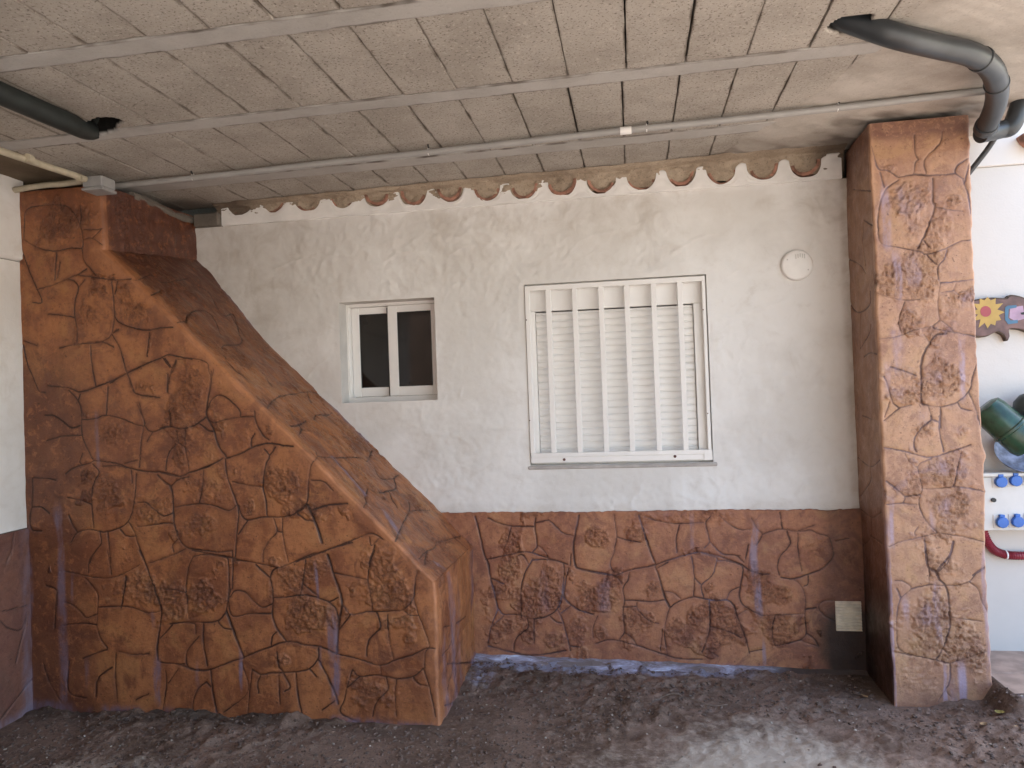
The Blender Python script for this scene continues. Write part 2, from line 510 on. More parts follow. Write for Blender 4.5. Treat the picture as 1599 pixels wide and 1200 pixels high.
# ------------------------------------------------------------------ traced groove network (tile origin x, y, scale; polylines)
FRONT = [
 (0, 300, 4, """150 300 155 200 170 110 270 85 400 85 460 130 500 220 515 290 510 350 440 350 340 370 240 350 150 300
650 225 600 235 520 235
500 90 505 150 500 200
515 300 575 290 670 355
575 290 630 235
510 350 525 430 560 475 600 520
135 370 155 420 190 520 225 600
225 610 330 580 420 540 480 520 600 535 720 550 820 545
350 380 345 460 340 550
370 440 355 540
540 480 480 520
420 540 465 560 490 600 470 680 465 770 480 860 480 940
490 600 530 545
300 765 390 770 465 785
695 560 710 650 715 740 730 800 800 840 920 865 1000 850 1080 845
735 560 720 640
715 770 700 880 650 930 590 945 480 950 370 975
700 890 740 960 770 1040 790 1130
600 940 650 940 710 970
565 960 575 1080 595 1190
150 930 230 960
145 960 170 1080 215 1180
920 1030 935 880
690 1195 780 1140 880 1090 1000 1040 1060 1020 1200 1045
1020 1040 1060 1095
1100 1050 1070 1120 1055 1200
740 860 710 880
200 690 260 690 230 610"""),
 (0, 580, 4, """600 100 500 130 430 105 300 90
600 100 700 60 780 20
580 0 600 95
210 50 240 120 280 135
430 120 485 180 510 250 510 330 515 400 545 480 580 550
500 145 490 180
675 100 665 270
515 305 600 295 660 275 760 295 840 330 900 345
280 275 340 280 400 320 450 355 500 340
290 435 400 405 510 400
410 640 470 600 560 575 600 560 720 575 800 600 870 620 950 630 1020 630 1130 660
520 510 500 560 520 590
580 580 620 630 590 690 575 760 575 860 585 980
640 595 740 590 820 610
850 640 845 760 825 880 790 950 730 985 650 1005 560 990 480 1010 440 1070
820 620 825 700
420 790 500 805 575 835
430 900 450 960 480 1005
205 670 205 760 200 840 185 920 200 990 260 1000
210 665 290 670 350 680
205 850 260 850 310 890
750 990 790 1030 850 1030
800 940 840 1010 860 1080 900 1180
620 1000 630 1075 590 1130 555 1200
670 1000 680 1100 690 1200
860 970 960 960 1060 950 1100 990 1120 1050
860 820 910 820 960 860 1020 905 1080 885
985 650 1030 700 1065 720 1080 800 1085 950
790 0 830 100 850 140 940 155 1000 165
870 200 900 310 910 350 955 380 1040 350 1130 360
955 380 920 440
1050 20 1045 130
895 350 880 480 870 600
780 575 860 555"""),
 (0, 860, 4, """600 0 555 60 550 140
670 0 695 150
400 130 500 150 600 170 690 170 760 150 870 90
! 870 0 900 70 930 150 970 260 1005 370 995 500 980 600 985 690
930 80 1030 45 1130 5
530 170 580 230 610 280 610 350 605 460 625 540 670 610
785 160 775 240 755 360
610 355 700 350 820 355 920 390 1000 380
400 320 450 340 500 380 540 420 600 400
390 470 500 455 600 465
520 675 600 640 670 620
740 630 830 650 930 645
725 640 720 780 735 940
430 690 430 880 540 920
270 700 310 820 380 940
600 910 605 820 640 770 700 730
1000 700 1100 710 1200 740
850 930 930 895
285 220 350 250 355 340
350 250 340 480"""),
 (250, 580, 4, """60 240 60 345
0 355 60 345 130 360 210 340 285 290
320 0 310 100 295 200 290 280 330 320 420 300 520 285 590 285
300 230 320 180 370 150 430 175 500 250 500 280
290 290 335 370 365 470 415 540
250 330 300 370 330 375
95 370 115 440
115 445 60 500 38 570 35 620
115 445 155 480 170 560 180 625
155 365 155 460
0 630 70 650 130 655 180 635 270 605 350 570 390 545
0 670 60 720 80 800 85 940
65 720 110 680 180 660
270 620 265 720 245 820
83 850 180 835 250 828 340 840 430 870 480 835
405 550 415 640 440 720 470 800 490 880 485 960 475 1080 465 1190
415 545 500 515 590 470 680 450 760 465 830 470
590 390 570 430 568 480
590 250 600 320 640 400 680 430
650 490 680 530 655 600 645 720 660 800 670 900
680 530 720 475
450 690 540 710 645 725
490 840 510 900 550 930 650 910 770 910 860 880 915 830 925 720 940 600 970 550
! 915 830 950 900 985 990 1010 1070
860 890 900 925 960 935
550 930 490 1020
710 920 730 1000 680 1060 645 1130 645 1190
765 920 765 1000 780 1100 800 1190
730 1000 765 1005
85 940 110 1030 160 1100 280 1120 370 1130 450 1120
0 950 85 950
110 1050 75 1090 85 1130
0 1180 100 1140 160 1110
200 1120 340 1145 450 1165 500 1180 560 1190
850 1190 960 1150 1060 1110 1200 1070
965 860 1050 835 1170 825
1050 1150 1060 1200"""),
 (250, 860, 4, """205 40 180 100 165 180 160 265 180 430
0 240 80 245 160 265
205 40 280 25 400 40 425 80 430 240 420 340 400 400 340 445 260 450 190 445
450 0 455 100 450 240
460 60 560 70 660 90 740 105
600 90 640 130 685 170
740 105 700 130 690 180 705 260 705 340 700 400 730 490 790 570
740 110 840 70 940 25 1030 10
910 60 895 160 875 280
890 210 940 250 990 290
715 295 800 290 880 280 960 290 1060 330 1100 380 1115 460
1060 320 1110 295
! 1045 30 1080 140 1135 310 1120 420 1105 530 1100 640
440 290 470 250 530 260 580 310 640 355 700 335
440 240 430 330 455 410 560 395 690 395
! 415 380 445 460 490 580 525 670
360 445 415 390
365 450 400 485 450 490
75 465 0 550
60 460 150 450 215 460 220 520
270 460 270 580 295 720
240 540 180 610 160 680 180 735 260 750 340 735 440 695 525 670
530 665 640 620 790 570 900 590 1000 605 1100 650
725 510 700 540 695 590
730 630 740 720 770 760
315 740 330 880 355 1010
290 820 240 860 210 930 205 1000
290 820 315 850
35 750 40 830 20 990
110 745 50 830
510 700 550 880 400 1010
575 740 560 880 550 1020
580 745 630 775 700 765 840 760 930 740 985 675 985 610
630 775 610 830 615 890
740 770 750 960
770 770 810 850 780 880
845 765 860 900 885 1020
930 740 975 790
985 680 1040 780 1090 900 1110 960
1090 940 1010 1000
0 700 150 710"""),
 (500, 860, 4, """340 0 310 80 295 185 310 260 325 380
80 140 200 165 295 185
140 340 190 400 280 385 350 385 440 380 520 370 580 300 590 220 605 130
580 300 615 410 650 500 680 600 655 640 650 740
520 375 560 405 615 410
190 400 120 490
350 390 375 480 310 550 288 620 288 660
420 400 425 530 455 680
100 650 220 675 370 720 460 690 560 660 680 610 750 635
375 725 380 780
200 745 240 790 340 780 410 790 480 805 580 790 640 740
195 750 165 860 150 930 125 1020 250 1080
240 795 165 860
410 790 420 870 350 950 325 1040
475 810 465 900 475 1040
580 800 620 840 680 850
645 745 680 850 700 950 720 1040"""),
 (460, 640, 4, """75 590 0 650
110 630 200 600 330 590
0 950 110 910 200 880 300 840 400 800 480 775 550 810
465 800 480 850 530 800
500 850 465 960
100 440 180 450 240 510"""),
 (150, 380, 4, """430 720 470 775
500 740 480 800 450 860 450 930
510 725 600 720 690 745 705 800 720 870 700 980 690 1080
735 790 720 860
200 820 230 920 280 950 400 965
260 1010 310 1130"""),
]
SLOPE = [
 (460, 640, 4, """120 65 140 35 200 40 235 20
0 100 75 70
25 155 45 120
130 260 140 290 220 298
140 290 100 350
240 300 400 300 450 325 480 260
310 370 400 470 445 560 430 610
455 495 440 540
525 515 580 510 630 490 620 430 650 410
580 510 640 610
710 580 715 630 680 700 625 830
715 630 840 630
500 360 540 430 620 430
785 925 830 880 880 860 890 825 950 815 1040 790
800 1040 825 1020
830 880 825 960
1010 810 1130 910
890 1070 935 1120
220 298 240 300 310 370"""),
 (150, 380, 4, """120 110 230 230 330 220 420 270 580 270
560 500 570 460 640 435 720 470 780 580
700 350 790 470 860 470 890 560 900 630 800 640 785 670
850 480 930 590
780 700 870 800 920 830
1060 840 1100 900
1070 1030 1100 990 1150 960
330 330 400 310
480 500 560 490
600 300 700 350"""),
 (250, 580, 4, """670 235 700 200 735 165
670 45 700 100
920 130 945 200
810 340 860 340 915 310
870 340 880 360 865 395
960 305 980 275 1060 270
740 160 920 130 1000 150
490 10 530 40"""),
]
SIDE = [(500, 860, 4, """800 260 810 420 830 520 820 590 770 660
850 460 850 520 830 590
850 460 910 415
770 480 810 470
800 710 990 695
860 640 800 880
780 970 860 940
850 700 840 950
945 100 950 500""")]
BAND = [
 (690, 780, 4.444, """! 230 120 260 230 290 370 320 450 340 560 370 680 390 770
300 420 450 390 580 365 700 400 800 430 870 455
320 130 380 160 480 185 640 190
480 195 455 290 420 370
650 130 645 200 660 320 630 365
660 320 720 370 735 410
740 140 790 190 850 240 920 255
650 165 740 145
! 950 110 930 220 912 330 925 460 960 485 1080 510 1180 525
895 380 890 460
520 395 560 390 600 450
630 420 590 480 560 560 548 650 550 820
630 425 720 420 800 430 845 460 840 600 815 740 740 810 650 830
880 480 860 560 845 670 880 720 950 770 1050 800
345 550 430 590
390 760 430 800 520 800 590 820
385 770 340 890 320 1000
430 810 350 880
590 830 600 890 530 950 500 1000 500 1050
640 830 640 1000
750 815 790 850 830 860
800 760 840 850 880 1000 890 1050
810 690 820 770
900 735 830 790
1080 810 1050 890 1050 960
320 1020 480 1060 640 1085 860 1050
890 1020 960 1025"""),
 (930, 780, 4.444, """130 110 140 200 145 260 125 380 100 450 130 510
148 262 220 285 310 300
! 300 110 340 240 380 360 420 460
340 120 430 150 570 170 750 160
580 180 560 270 565 370
795 120 765 170 790 290 755 340
790 295 880 380 970 390 1030 440
860 110 910 160 1000 210 1075 210
130 530 250 490 400 460 520 420 640 385 740 370 860 400 1000 450 1060 490 1160 530
0 510 130 530 185 590
235 510 220 570 190 620 200 700 190 800 200 920 165 970
200 700 300 705 400 710 480 700
! 415 470 450 570 480 680 515 750
430 480 500 440
665 400 680 480 685 580 680 670
740 375 830 400 840 430 810 530 735 600 750 680
690 550 730 590
480 640 540 650 590 690
520 750 580 710 680 680 750 690 830 705 910 700 960 740 985 820 1040 960 1070 1070
910 695 940 640 1000 610
850 430 920 430 1020 470 1010 580 1000 680 1030 740 1140 800
515 750 485 860 480 960 500 1080
285 720 295 770 370 840 440 865
190 750 280 745
790 710 795 880 770 980 740 1060
795 885 900 910 1010 960
0 1000 120 975 300 1020 480 1080 600 1110 740 1110
205 930 250 960 290 1020
1060 320 1040 420
1075 380 1060 480
1050 770 990 800
465 900 450 1050
770 1040 850 1090"""),
 (1150, 780, 4.444, """105 130 140 200 180 245 140 320
300 90 320 205
180 245 250 220 320 208 420 225 510 215 570 240 640 260 665 330 670 400 600 480 500 520 400 555 310 545
430 220 540 180
350 225 375 310 310 390 285 470 300 530
425 235 430 370 455 500
400 560 450 600 480 690 475 800 485 930 455 980 570 1020
500 530 495 590 470 605
160 520 230 520
170 805 300 805 470 795
270 815 250 900 260 1000 300 1015 450 975
480 765 550 755
680 700 610 705 570 740 600 800 690 850
485 930 540 970 570 1015
90 1060 180 1045
690 290 780 270"""),
]
COLF = [
 (1310, 180, 4.8, """245 230 265 300 300 400 370 415 450 465
310 430 345 540
565 150 575 290 600 330 575 350 565 440
780 120 760 210 680 290 640 350 655 440
980 320 900 370 870 430 935 480
985 340 960 430 940 520
450 465 560 445 650 450 760 450 870 435
450 485 370 540 320 620 298 740 295 850 320 960 440 990 600 1020 660 1045 800 1000 900 950 1020 930
! 705 475 705 640 720 690 680 810 635 920 590 1000
715 685 820 710 930 720
640 945 690 1000
930 490 970 600 990 740
660 1050 735 1120
810 1010 790 1080 745 1130 745 1200"""),
 (1320, 420, 4.8, """690 0 705 90 715 110 700 200 695 290 712 380
715 105 830 95 990 75
830 110 820 165 900 220 990 270
720 180 820 160
235 180 340 215 450 235 560 230
445 250 410 350 405 420 425 490
250 530 400 505 520 460 650 430
712 385 660 440 760 465 900 490 1010 515
715 385 780 430 820 475
! 760 485 680 500 620 580 570 700 570 840 575 1000 620 1025
590 490 630 550
! 335 735 440 765 530 800
290 810 320 880 350 990 405 1045
405 1045 290 1140
330 1000 295 1110
410 1040 500 1020
620 1025 720 1035 830 1005 930 920 960 800 1000 700
930 925 980 1050 1030 1200
845 1000 870 1045 950 1065
620 1030 645 1120 580 1190
715 1040 710 1190
640 1125 700 1150"""),
 (1330, 650, 4.8, """595 0 595 30 530 80 475 160 470 230 490 270
660 0 660 130 690 265
945 0 980 110 1010 210
230 235 400 265 520 300 600 310 740 270 900 215
400 285 430 340 490 380 520 350 600 320
495 390 515 480 530 545 505 660 560 790 640 870
830 265 800 380 765 525
530 545 650 545 770 530 900 545 1000 570
260 490 340 550 400 605 390 650
400 605 510 590
240 665 380 655 490 665
500 830 475 870 480 900
280 980 380 940 520 910 640 880 780 895 900 920 1020 950
! 545 920 555 1000 575 1130 640 1170
! 765 940 740 1040 650 1150 640 1195
585 1150 585 1200
1020 1130 910 1195"""),
 (1340, 870, 4.8, """520 0 530 80 535 200
690 0 670 50 595 120
! 595 120 610 170 655 215 680 300 690 430 690 530 640 680 590 770
280 180 340 185 400 240 320 310 295 420 290 580 310 690 400 735 560 770 690 800
290 240 320 310
400 240 530 210 650 215 760 210 840 185 900 110 980 70
840 190 900 240 930 330 975 420
700 450 790 465 930 485
640 690 690 750
590 770 680 800 820 760 960 710
692 800 690 930 650 1010 600 1090
250 710 400 740
660 1010 695 1050"""),
]
COLS = [
 (1310, 180, 4.8, "100 560 240 570\n190 790 250 830\n190 800 180 950 200 1130\n60 1080 150 1120 200 1190"),
 (1320, 420, 4.8, "20 230 60 310 120 325 190 270 190 170\n120 330 110 600\n110 600 190 480 200 420\n140 660 190 630 245 640\n130 1100 200 1130"),
 (1330, 650, 4.8, "40 310 140 380 220 330\n140 380 145 480 60 600\n60 700 150 760 230 720\n150 760 140 900 60 980\n140 900 230 960"),
]
LEFTW = [
 (0, 580, 4, "90 1010 70 1150"),
 (0, 860, 4, "0 380 60 370 170 340\n0 430 50 480 130 495 170 400\n170 420 100 700\n210 790 110 920 0 1060\n70 0 40 80"),
]
P_FRONT = [
 (0, 300, 4, "340 240 150 100 .5\n550 770 60 90 .5\n860 740 100 70 .6"),
 (250, 580, 4, "180 150 110 170 .7\n120 520 45 90 .9\n750 700 110 120 1\n850 850 90 60 .8\n280 960 140 60 .7\n330 750 100 80 .4\n520 420 60 50 .3\n210 490 100 90 .3"),
 (0, 580, 4, "700 390 100 70 .5\n680 780 70 120 .6\n950 880 110 70 .6"),
 (0, 860, 4, "830 230 110 90 .6\n1080 320 100 110 .8"),
 (250, 860, 4, "270 320 110 110 1.1\n840 180 110 100 .9\n900 390 150 110 1.1\n950 150 60 80 .4\n770 690 70 60 .8\n690 240 30 90 .4"),
 (500, 860, 4, "430 280 130 110 1.2\n400 150 90 80 1\n500 450 90 60 .8\n560 550 60 50 .7\n340 880 90 70 .7\n400 460 60 60 .6"),
 (460, 640, 4, "560 1000 80 120 .9"),
]
P_BAND = [
 (690, 780, 4.444, "510 330 50 90 1.1\n500 470 60 90 1.1\n640 680 100 150 1.2\n1080 680 150 100 1.2\n1080 260 80 80 1.1\n400 630 60 50 .8\n600 920 50 60 1\n1100 930 50 70 1\n770 980 60 60 .7\n450 870 90 60 .7\n950 900 70 80 .6\n730 560 60 100 .9"),
 (930, 780, 4.444, "270 260 60 40 .7\n680 820 70 110 1.1\n580 870 60 80 .7\n940 910 90 50 .9\n270 850 80 100 .8\n390 610 50 50 .8\n1160 640 60 110 .9\n500 130 200 30 .4"),
 (1150, 780, 4.444, "300 660 110 80 1.2\n290 930 60 70 .9\n550 350 90 110 .3"),
]
P_COL = [
 (1310, 180, 4.8, "520 640 110 110 1\n560 820 60 110 .6\n870 640 70 60 1\n750 800 80 120 .6\n380 400 50 40 .6\n560 1130 150 80 .9"),
 (1320, 420, 4.8, "520 120 170 110 1.1\n470 390 50 80 1.3\n760 830 160 170 1.2\n500 960 90 60 .8\n630 160 60 100 .8\n780 290 70 100 .5\n420 780 100 50 .5"),
 (1330, 650, 4.8, "700 420 110 110 1.1\n560 100 60 50 .8\n730 680 130 110 1.2\n830 120 60 60 .6\n470 500 50 60 .7\n640 1120 60 50 .8\n560 440 40 40 .8\n720 1130 60 60 .6"),
 (1340, 870, 4.8, "540 480 140 190 1.3\n780 650 100 90 1.3\n600 60 60 50 .8\n800 390 50 20 .4\n430 920 150 100 .3"),
]

def lines(tiles, proj):
    out = []
    for ox, oy, s, txt in tiles:
        for ln in txt.split("\n"):
            thick = ln.startswith("!")
            v = [float(q) for q in ln.replace("!", "").split()]
            px = [(ox + v[i] / s, oy + v[i + 1] / s) for i in range(0, len(v), 2)]
            P = [proj(*q) for q in catmull(px, 4)]
            w = (0.0052 if thick else 0.0037) * (0.85 + 0.3 * random.random())
            out.append((np.array(P), w, 1.25 if thick else 0.75 + 0.4 * random.random()))
    return out

def ells(tiles, proj, Yd):
    out = []
    for ox, oy, s, txt in tiles:
        for ln in txt.split("\n"):
            a, b, rx, ry, st = [float(q) for q in ln.split()]
            c = proj(ox + a / s, oy + b / s)
            k = (4.2 + Yd) / CF / s
            out.append((c, rx * k, ry * k, st))
    return out

def stone_fields(V, grooves):
    n = len(V)
    g = np.zeros(n, np.float32)
    dmin = np.full(n, 0.2, np.float32)
    # a gentle wobble so that the grooves are never ruler smooth
    wob = np.stack([fbm(V[:, 0] * 60, V[:, 1] * 60, V[:, 2] * 60, 2), fbm(V[:, 0] * 60 + 9, V[:, 1] * 60, V[:, 2] * 60 + 4, 2), fbm(V[:, 0] * 60 + 19, V[:, 1] * 60, V[:, 2] * 60 + 14, 2)], 1) * 0.0016
    W = V + wob
    for P, w, dp in grooves:
        lo, hi = P.min(0) - 0.06, P.max(0) + 0.06
        idx = np.where(((W > lo) & (W < hi)).all(1))[0]
        if not len(idx):
            continue
        Q = W[idx]
        d = np.full(len(idx), 9.0, np.float32)
        for a, b in zip(P[:-1], P[1:]):
            ab = b - a
            L = ab @ ab
            if L < 1e-10:
                continue
            t = np.clip(((Q - a) @ ab) / L, 0, 1)
            d = np.minimum(d, np.linalg.norm(Q - a - t[:, None] * ab, axis=1))
        # depth fades and swells along the line
        mod = 0.75 + 0.45 * vnoise(Q[:, 0] * 14, Q[:, 1] * 14, Q[:, 2] * 14 + dp * 9)
        g[idx] = np.maximum(g[idx], np.exp(-(d / w) ** 2) * dp * np.clip(mod, 0.6, 1.2))
        dmin[idx] = np.minimum(dmin[idx], d)
    return np.clip(g, 0, 1.3), dmin

def ell_mask(V, L, ymax):
    m = np.zeros(len(V), np.float32)
    ok = V[:, 1] < ymax
    nz = 1 + 0.75 * fbm(V[:, 0] * 8, V[:, 1] * 8, V[:, 2] * 8, 4, 0.6)
    for c, rx, rz, s in L:
        q = np.sqrt(((V[:, 0] - c[0]) / rx) ** 2 + ((V[:, 2] - c[2]) / rz) ** 2) * nz
        m = np.maximum(m, min(1.3, s * 1.25) * (1 - sstep(0.45, 1.6, q)) * ok)
    return m

def rough_fields(V, mask, hole=0.0):
    r = fbm(V[:, 0] * 52, V[:, 1] * 52, V[:, 2] * 52, 3, 0.6)
    ridg = np.abs(fbm(V[:, 0] * 36 + 5, V[:, 1] * 36, V[:, 2] * 36 + 3, 3, 0.55))
    h = -(0.0055 * (0.5 - 1.7 * ridg) + 0.005 * r) * mask
    pit = np.clip(mask * sstep(0.0, 0.55, r + 0.35 - 1.3 * ridg), 0, 1)
    if hole:
        spots = sstep(0.28, 0.55, vnoise(V[:, 0] * 75, V[:, 1] * 75, V[:, 2] * 75)) * sstep(0.25, 0.7, mask)
        h = h * 0.75 - 0.005 * spots * hole
        pit = np.clip(0.45 * pit + 0.75 * spots * hole, 0, 1)
    return h, pit

def lime_field(V, streaks, ymax=9.0):
    """vertical runs of lilac efflorescence: (x, z_top, z_bottom, half width, amount)"""
    m = np.zeros(len(V), np.float32)
    for x, zt, zb, w, a in streaks:
        wx = x + 0.012 * vnoise(V[:, 2] * 5, x * 31)
        q = np.abs(V[:, 0] - wx) / (w * (1 + 0.4 * vnoise(V[:, 2] * 8, x * 17)))
        m = np.maximum(m, a * (1 - sstep(0.35, 1.1, q)) * sstep(zb - 0.05, zb + 0.05, V[:, 2]) * (1 - sstep(zt - 0.06, zt + 0.06, V[:, 2])) * (V[:, 1] < ymax))
    return m

def gz(x, y):
    """earth height"""
    pts = [(-3.08, -0.83, 0.025), (-3.08, -1.1, -0.03), (-2.0, -0.84, 0.01), (-0.95, -0.85, -0.03), (-0.92, 0, 0.03), (0.2, 0.0, 0.0), (1.15, 0, -0.04), (1.14, -0.47, -0.005), (1.56, -0.47, 0.035), (1.72, -0.60, 0.115), (2.1, -0.62, 0.115), (-1, -1.8, -0.01), (1.5, -1.5, 0.0), (-3, -2.5, 0.0), (0, -3, 0), (2.2, -2.0, 0.0)]
    x, y = np.asarray(x, float), np.asarray(y, float)
    s = w = 0
    for a, b, h in pts:
        k = 1 / ((x - a) ** 2 + (y - b) ** 2 + 0.02) ** 1.5
        s = s + k * h
        w = w + k
    return s / w

# ------------------------------------------------------------------ buttress (one swept skin: front face, rounded corner, flank)
YF, XL, XT, XB = -0.82, -3.08, -2.60, -0.945
ZT, ZB, ZTOP = 2.32, 0.665, 2.645
def build_buttress():
    zs = np.unique(np.concatenate([np.arange(-0.10, ZTOP, 0.0042), [ZT, ZB, ZTOP]]))
    xr = np.where(zs > ZT, XT, np.where(zs > ZB, XT + (ZT - zs) * (XB - XT) / (ZT - ZB), XB))
    wob_x = 0.006 * vnoise(zs * 7, 3.3) + 0.003 * vnoise(zs * 30, 1.3)
    xn = xr
    xr = xr + wob_x
    n1, nc, n2 = 490, 5, 150
    r = 0.016
    rows = []
    for z, x1 in zip(zs, xr):
        u = np.linspace(0, 1, n1)
        a = np.stack([XL + (x1 - r - XL) * u, np.full(n1, YF), np.full(n1, z)], 1)
        th = np.linspace(0, np.pi / 2, nc + 2)[1:-1]
        b = np.stack([x1 - r + r * np.sin(th), YF + r - r * np.cos(th), np.full(nc, z)], 1)
        v = np.linspace(0, 1, n2)
        c = np.stack([np.full(n2, x1), YF + r + (0 - YF - r + 0.01) * v, np.full(n2, z)], 1)
        rows.append(np.concatenate([a, b, c]))
    P = np.array(rows)
    # the crease under the upper block climbs a little towards the wall
    Q0 = P.copy()
    Q0[..., 0] -= wob_x[:, None] * (P[..., 1] > YF + 0.004)
    rise = np.clip((P[..., 1] - YF) / -YF, 0, 1) * 0.09 * (1 - sstep(0.0, 0.5, np.abs(P[..., 2] - ZT)))
    P[..., 2] += rise * (P[..., 0] > XT - 0.02)
    R, C, _ = P.shape
    du = np.gradient(P, axis=1)
    dv = np.gradient(P, axis=0)
    N = np.cross(du, dv)
    N /= np.linalg.norm(N, axis=2, keepdims=True) + 1e-9
    if N[R // 2, 50, 1] > 0:
        N = -N
    V = P.reshape(-1, 3)
    Nf = N.reshape(-1, 3)
    k = (XB - XT) / (ZT - ZB)
    gr = lines(FRONT, lambda a, b: onY(a, b, YF))
    gr += [(p_, w_ * 1.05, d_ * 1.1) for p_, w_, d_ in lines(SLOPE, lambda a, b: onPl(a, b, (1, 0, k), XT + k * ZT))]
    gr += lines(SIDE, lambda a, b: onX(a, b, XB))
    g, dm = stone_fields(Q0.reshape(-1, 3), gr)
    pm = ell_mask(V, ells(P_FRONT, lambda a, b: onY(a, b, YF), YF), YF + 0.02)
    back = sstep(YF + 0.02, YF + 0.1, V[:, 1])
    pm = np.maximum(pm, back * 0.55 * sstep(0.1, 0.6, fbm(V[:, 0] * 5, V[:, 1] * 6, V[:, 2] * 5 + 8, 3)))
    h, pit = rough_fields(V, pm)
    h = h + 0.0016 * fbm(V[:, 0] * 12, V[:, 1] * 12, V[:, 2] * 12, 3) + 0.006 * fbm(V[:, 0] * 1.6, V[:, 1] * 1.6, V[:, 2] * 1.6, 2)
    h = h - 0.0052 * g - 0.0006 * np.exp(-(dm / 0.010) ** 2)
    wash = np.exp(-dm / 0.022)
    q = np.clip(back * 3, 0, 1) * 0.004 * fbm(V[:, 0] * 9, V[:, 1] * 20, V[:, 2] * 9, 3)
    h = h + q
    V2 = V + Nf * h[:, None]
    # attributes
    cz = V[:, 2]
    tint = 0.35 * sstep(1.9, 2.5, cz) + 0.62 * (1 - sstep(-2.85, -2.45, V[:, 0] + 0.12 * fbm(V[:, 0] * 3, 2.0, cz * 1.2, 3))) * sstep(2.1, 1.6, cz) + 0.25 * sstep(0.2, -0.1, cz)  # darker stain zones at top and left, with some shade painted in
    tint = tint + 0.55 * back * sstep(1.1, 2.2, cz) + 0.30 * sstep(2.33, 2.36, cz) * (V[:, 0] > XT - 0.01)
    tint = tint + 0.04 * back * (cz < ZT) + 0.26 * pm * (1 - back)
    edge = np.zeros((R, C))
    edge[:, n1 - 6:n1 + nc + 4] = 1
    edge = edge.ravel() * (0.55 + 0.5 * vnoise(V[:, 0] * 20, V[:, 1] * 20, V[:, 2] * 20))
    ed2 = (1 - sstep(0.02, 0.11, np.abs(P[:, n1 + 2:n1 + 3, 0] - P[..., 0]))).ravel() * (V[:, 1] < YF + 0.02) * 0.35
    worn = np.clip(np.maximum(edge * 0.8, ed2), 0, 1)
    st = []
    for px, y0, y1, w, a in [(97, 790, 1100, 11, .75), (47, 825, 1100, 6, .8), (152, 640, 730, 6, .6), (245, 1030, 1100, 9, .9), (498, 1010, 1060, 4, .5), (494, 880, 935, 5, .8), (521, 955, 1100, 11, .9), (378, 1020, 1075, 4, .9), (240, 950, 985, 4, .6), (113, 895, 940, 5, .5), (135, 1030, 1080, 5, .5), (310, 1035, 1075, 6, .5), (600, 1120, 1135, 25, .4), (690, 900, 1100, 4, .4)]:
        t, bb = onY(px, y0, YF), onY(px, y1, YF)
        st.append(((t[0] + bb[0]) / 2, t[2], bb[2], w * 3.38 / CF, a))
    lime = lime_field(V, st, YF + 0.03)
    # runs down the slope and along its back edge
    uy = V[:, 1]
    sl = (cz < ZT - 0.05)
    for (a, b, c, d, w, am) in [(520, 715, 570, 772, .022, .9), (600, 800, 622, 830, .03, .9), (632, 850, 655, 873, .016, .9), (680, 877, 696, 887, .02, .7)]:
        A = onPl(a, b, (1, 0, k), XT + k * ZT)
        B = onPl(c, d, (1, 0, k), XT + k * ZT)
        ab = B - A
        t = np.clip(((V - A) @ ab) / (ab @ ab), 0, 1)
        dd = np.linalg.norm(V - A - t[:, None] * ab, axis=1)
        lime = np.maximum(lime, am * (1 - sstep(w * 0.3, w, dd)) * back)
    lime = np.maximum(lime, 0.75 * sstep(-0.05, -0.012, uy) * sl * sstep(-0.2, 0.3, fbm(V[:, 0] * 3, 0.0, cz * 3, 2)))
    lime = np.maximum(lime, 0.6 * (cz < ZB - 0.02) * back * sstep(0.1, 0.5, vnoise(uy * 16, 4.0, cz * 1.2)))
    lime = np.maximum(lime, 0.16 * back * (cz < ZT) * sstep(0.1, 0.6, fbm(V[:, 0] * 3, uy * 9, cz * 3, 3)))
    lime = np.maximum(lime, 0.9 * (1 - sstep(0.01, 0.06, cz - gz(V[:, 0], V[:, 1]))) * sstep(-0.1, 0.4, fbm(V[:, 0] * 5, uy * 5, 1.0, 3)))
    o = mesh_np("stone_buttress", V2, quads(R, C), M['stone'], None, dict(groove=g, pit=pit, tint=tint, worn=worn, lime=lime, wash=wash, rough=pm, stain_shade=0.30 * sstep(-2.75, -3.05, V[:, 0]) * sstep(1.0, 0.2, cz)))  # lower left end toned darker
    tag(o, "sloping buttress clad in brown stamped stone render, tall at left and falling to the right", "buttress")
    return o
buttress = build_buttress()
mb = MB()
mb.box(XL, XT - 0.03, YF + 0.05, 0.0, 2.60, 2.650)
tc = mb.build("mortar_cap", M['mortar_grey'], buttress)
mb = MB()
mb.tube([onX(0, 0, 9) * 0 + np.array([XT - 0.02, y, 2.648 + 0.01 * math.sin(y * 9)]) for y in np.linspace(YF + 0.25, -0.03, 14)], [0.022 + 0.008 * random.random() for _ in range(14)], 8)
mb.build("mortar_fillet", M['mortar_grey'], buttress, True)

